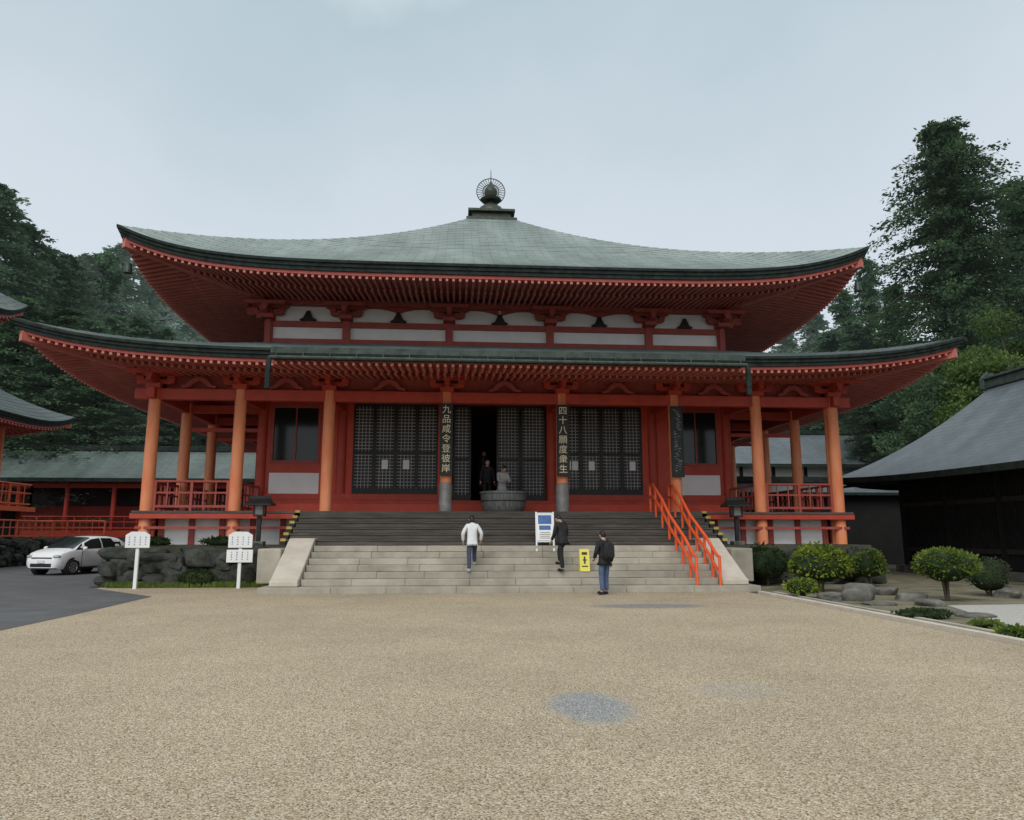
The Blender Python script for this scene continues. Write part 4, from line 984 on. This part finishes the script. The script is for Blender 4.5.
for i,(u,v,lb) in enumerate(((880,605,'flat stepping stone nearest the broad grey rock'),(945,613,'flat stepping stone beside the ground plant'),(975,617,'flat stepping stone farthest right'))):
    p=gp(u,v); m=MB(); m.ell((0,0,.02),(.38,.28,.05),jit=.06,pw=.7,seed=i); o=m.build('stepping_stone',rockl,smooth=True,world=False); o.location=(p[0],p[1],0.008); tag(o,lb,'stone')
m=MB(); rn=random.Random(5)
for k in range(2200):
    x=rn.uniform(-12.3,-7.5); y=24.02+rn.gauss(0,.08); h=rn.uniform(.06,.24); a=Vector((rn.uniform(-.4,.4),rn.uniform(-.4,.4),1)).normalized(); leafq(m,Vector((x,y,0)),a,Vector((1,0,0)),h,.012)
o=m.build('grass',shrubG,leaf=True); o['kind']='stuff'; o['label']='thin grass at the foot of the left rubble wall'; o['category']='grass'

# ------------------------------------------------------------------ trees
def conifer(H,Rr,seed,nw,nb,ncl,leaf,foll,skip=.12,p0=.08,pw=.75,nl=5,lay=.25,lobe=.22):
    rn=random.Random(seed); c=MB(); t=MB(); g_=rn.gauss
    t.tube([(0,0,-1),(.1,0,H*.35),(0,.1,H*.7),(0,0,H*.985)],[H*.017,H*.013,H*.007,.03],9)
    for i in range(nw):
        f=(i+.5)/nw; z0=H*(p0+(1-p0)*f); env=Rr*(1-f)**pw*(.6+.4*min(1,f*5))+.2
        gap=.85+.25*math.sin(i*1.7+seed)
        for b in range(nb):
            if rn.random()<skip: continue
            z=z0+rn.uniform(-.3,.3)
            a=rn.uniform(0,2*PI); L=env*rn.uniform(.5,1.15)*(1+lobe*math.sin(2*a+seed+z*.35))*gap; up=rn.uniform(-lay,lay)
            dr=Vector((math.cos(a),math.sin(a),0)); ax=Vector((-dr.y,dr.x,0))
            if rn.random()<.3: t.tube([(0,0,z),dr*L*.5+Vector((0,0,z+up*L*.4)),dr*L*.9+Vector((0,0,z+up*L*.9-.18*L))],[.05+.012*L,.04,.015],5)
            sp=min(1.3,.3+L*.13)
            for q in range(ncl):
                g=(q+.5)/ncl; cp=dr*L*g+Vector((0,0,z+up*L*g-.22*L*g*g))
                for k in range(nl):
                    p=cp+Vector((g_(0,.36)*sp,g_(0,.36)*sp,g_(0,.17)*sp))
                    d=Vector((dr.x*.8+g_(0,.5),dr.y*.8+g_(0,.5),g_(-.22,.35))).normalized(); sd=Vector((ax.x+g_(0,.5),ax.y+g_(0,.5),g_(0,.5))); sd=(sd-d*sd.dot(d)).normalized(); l=leaf*rn.uniform(.6,1.35); leafq(c,p,d,sd,l,l*.25)
    cm=c.build('crown',foll,None,world=False,leaf=True); tm=t.build('trunk',bark,None,world=False,smooth=True)
    return cm,tm
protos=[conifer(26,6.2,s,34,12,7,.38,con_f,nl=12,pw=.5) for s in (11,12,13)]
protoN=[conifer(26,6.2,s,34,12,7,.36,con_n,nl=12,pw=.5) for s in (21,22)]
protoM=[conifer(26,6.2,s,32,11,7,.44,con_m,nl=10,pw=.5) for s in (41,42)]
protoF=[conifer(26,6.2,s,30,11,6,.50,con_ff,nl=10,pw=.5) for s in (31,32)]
used=set()
def tree(u,v,Y,Rr,pr,label,base=1.0,group=None,rot=0,name='conifer_tree',cat='tree'):
    p=at(u,v,Y); H=p.z-base; t=thing(name,label,cat,(p.x,Y,base),rot,group); t.scale=(Rr/6.2,Rr/6.2,H/26)
    for o in pr:
        if o.name in used: c=o.copy(); col.objects.link(c)
        else: c=o; used.add(o.name)
        c.parent=t
    return t
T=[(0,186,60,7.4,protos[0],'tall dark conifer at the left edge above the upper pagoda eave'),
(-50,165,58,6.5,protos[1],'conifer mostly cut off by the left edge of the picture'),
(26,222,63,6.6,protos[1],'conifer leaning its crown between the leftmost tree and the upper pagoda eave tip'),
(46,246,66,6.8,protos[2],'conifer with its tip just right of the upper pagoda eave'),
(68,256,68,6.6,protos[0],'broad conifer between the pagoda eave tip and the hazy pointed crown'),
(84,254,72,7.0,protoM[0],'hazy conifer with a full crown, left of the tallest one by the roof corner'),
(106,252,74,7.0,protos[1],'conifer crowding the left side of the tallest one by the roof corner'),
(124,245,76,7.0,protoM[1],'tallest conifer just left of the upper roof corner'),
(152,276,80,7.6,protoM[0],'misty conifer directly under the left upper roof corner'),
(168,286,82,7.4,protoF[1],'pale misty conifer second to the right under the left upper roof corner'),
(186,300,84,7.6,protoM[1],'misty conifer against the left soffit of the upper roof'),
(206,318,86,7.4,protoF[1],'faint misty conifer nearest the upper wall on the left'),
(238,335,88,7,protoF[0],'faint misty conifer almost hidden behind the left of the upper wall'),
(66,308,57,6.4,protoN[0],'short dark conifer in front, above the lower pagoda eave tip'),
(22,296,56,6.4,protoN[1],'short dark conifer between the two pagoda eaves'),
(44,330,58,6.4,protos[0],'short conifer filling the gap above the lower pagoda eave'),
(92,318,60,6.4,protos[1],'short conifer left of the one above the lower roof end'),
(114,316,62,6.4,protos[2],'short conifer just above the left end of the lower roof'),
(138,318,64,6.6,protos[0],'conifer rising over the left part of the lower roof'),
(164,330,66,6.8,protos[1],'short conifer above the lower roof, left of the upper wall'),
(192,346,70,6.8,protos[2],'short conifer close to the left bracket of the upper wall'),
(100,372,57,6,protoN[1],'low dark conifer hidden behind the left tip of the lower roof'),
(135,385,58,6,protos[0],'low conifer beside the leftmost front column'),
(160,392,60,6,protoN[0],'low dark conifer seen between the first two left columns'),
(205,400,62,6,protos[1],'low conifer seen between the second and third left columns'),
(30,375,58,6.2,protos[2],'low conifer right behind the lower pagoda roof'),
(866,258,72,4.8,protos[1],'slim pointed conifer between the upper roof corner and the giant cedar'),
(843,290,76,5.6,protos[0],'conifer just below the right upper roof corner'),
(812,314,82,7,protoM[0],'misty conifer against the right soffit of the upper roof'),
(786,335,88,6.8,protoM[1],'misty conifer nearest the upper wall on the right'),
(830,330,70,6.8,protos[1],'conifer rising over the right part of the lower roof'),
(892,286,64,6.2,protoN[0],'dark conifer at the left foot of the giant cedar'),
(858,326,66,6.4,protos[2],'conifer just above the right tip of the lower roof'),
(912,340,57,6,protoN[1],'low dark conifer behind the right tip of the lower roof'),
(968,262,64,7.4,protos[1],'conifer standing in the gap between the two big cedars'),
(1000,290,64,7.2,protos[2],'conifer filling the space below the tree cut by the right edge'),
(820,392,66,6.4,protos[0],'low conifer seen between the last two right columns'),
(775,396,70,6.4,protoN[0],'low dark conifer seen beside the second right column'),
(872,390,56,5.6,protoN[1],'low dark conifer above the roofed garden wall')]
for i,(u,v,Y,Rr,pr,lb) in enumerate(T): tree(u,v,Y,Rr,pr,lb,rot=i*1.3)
big=conifer(30,9.6,77,30,24,11,.34,con_n,skip=.06,p0=.12,pw=.40,nl=15,lay=.16,lobe=.20)
def single(u,v,Y,pr,H0,label,base=1.0):
    p=at(u,v,Y); t=thing('cedar_tree',label,'tree',(p.x,Y,base)); s=(p.z-base)/H0; t.scale=(1,1,s)
    for o in pr:o.parent=t
single(940,126,56,big,30,'giant dark cedar towering above everything on the right')
big2=conifer(26,8.8,78,27,20,10,.36,con_n,skip=.06,p0=.1,pw=.42,nl=13,lay=.16,lobe=.2)
single(1020,178,60,big2,26,'big dark cedar cut by the right edge, second tallest on the right')
def broad(u,v,Y,rr,label,seed,mat=brd,base=.5):
    rn=random.Random(seed); p=at(u,v,Y); H=p.z-base; t=thing('broadleaf_tree',label,'tree',(p.x,Y,base)); f=MB(); tr=MB()
    tr.tube([(0,0,-.5),(.1,.05,H*.3),(0,.1,H*.55)],[.28,.22,.12],9)
    for k in range(24):
        a=rn.uniform(0,6.28); h=rn.uniform(.22,.93); w=rr*math.sqrt(max(.05,1-((h-.5)/.5)**2))*rn.uniform(.35,.95)
        c=Vector((math.cos(a)*w,math.sin(a)*w,H*h)); s=rn.uniform(.7,1.35)
        tr.tube([(0,0,H*max(.15,h-.35)),c*.6+Vector((0,0,H*h*.32)),c],[.09,.06,.02],5)
        for q in range(520):
            d=rv(rn); q_=c+Vector((d.x*s*1.25,d.y*s*1.25,d.z*s*.75))*rn.uniform(.5,1.1); a_=(d+rv(rn)).normalized(); l=rn.uniform(.14,.30); leafq(f,q_,a_,a_.cross(rv(rn)).normalized(),l,l*.36)
    f.build('crown',mat,t,world=False,leaf=True); tr.build('trunk',bark,t,world=False,smooth=True)
broad(1008,302,47,4.0,'olive green broadleaf tree at the right edge above the timber hall ridge',1)
broad(958,336,49,3.6,'olive green broadleaf tree left of the timber hall ridge',2)
broad(915,368,50,3.2,'dark green broadleaf tree above the left eave of the timber hall',3,con_n)
broad(985,350,44,3.0,'low green tree crown directly behind the timber hall ridge end',4)

# ------------------------------------------------------------------ light
w=bpy.data.worlds.new('World'); scene.world=w; w.use_nodes=True; nt=w.node_tree; nt.nodes.clear(); L=nt.links
out=N(nt,'ShaderNodeOutputWorld'); add=N(nt,'ShaderNodeAddShader')
sky=N(nt,'ShaderNodeTexSky'); sky.sky_type='NISHITA'; sky.sun_disc=False; sky.sun_elevation=R(48); sky.sun_rotation=R(200); sky.dust_density=3
b1=N(nt,'ShaderNodeBackground'); b1.inputs['Strength'].default_value=.012; L.new(sky.outputs['Color'],b1.inputs['Color'])
tc=N(nt,'ShaderNodeTexCoord'); sx=N(nt,'ShaderNodeSeparateXYZ'); L.new(tc.outputs['Generated'],sx.inputs[0])
no=N(nt,'ShaderNodeTexNoise'); no.inputs['Scale'].default_value=2.2; no.inputs['Detail'].default_value=5; no.inputs['Roughness'].default_value=.55; L.new(tc.outputs['Generated'],no.inputs['Vector'])
ma=N(nt,'ShaderNodeMath',operation='MULTIPLY_ADD'); ma.inputs[1].default_value=.42; L.new(no.outputs['Fac'],ma.inputs[0]); L.new(sx.outputs['Z'],ma.inputs[2])
cr=ramp(nt,[(0.0,(.72,.76,.79)),(.42,(.67,.725,.785)),(.62,(.62,.69,.75)),(.86,(.47,.575,.63)),(1,(.86,.89,.91))]); L.new(ma.outputs[0],cr.inputs['Fac'])
b2=N(nt,'ShaderNodeBackground'); b2.inputs['Strength'].default_value=1.0; L.new(cr.outputs['Color'],b2.inputs['Color'])
L.new(b1.outputs[0],add.inputs[0]); L.new(b2.outputs[0],add.inputs[1]); L.new(add.outputs[0],out.inputs['Surface'])
sd=bpy.data.lights.new('sun','SUN'); sd.energy=1.5; sd.angle=R(40); sd.color=(1,.96,.90); so=bpy.data.objects.new('sun',sd); col.objects.link(so)
so.rotation_euler=(R(46),0,R(-20))
scene.view_settings.view_transform='Standard'; scene.view_settings.look='None'; scene.view_settings.exposure=0
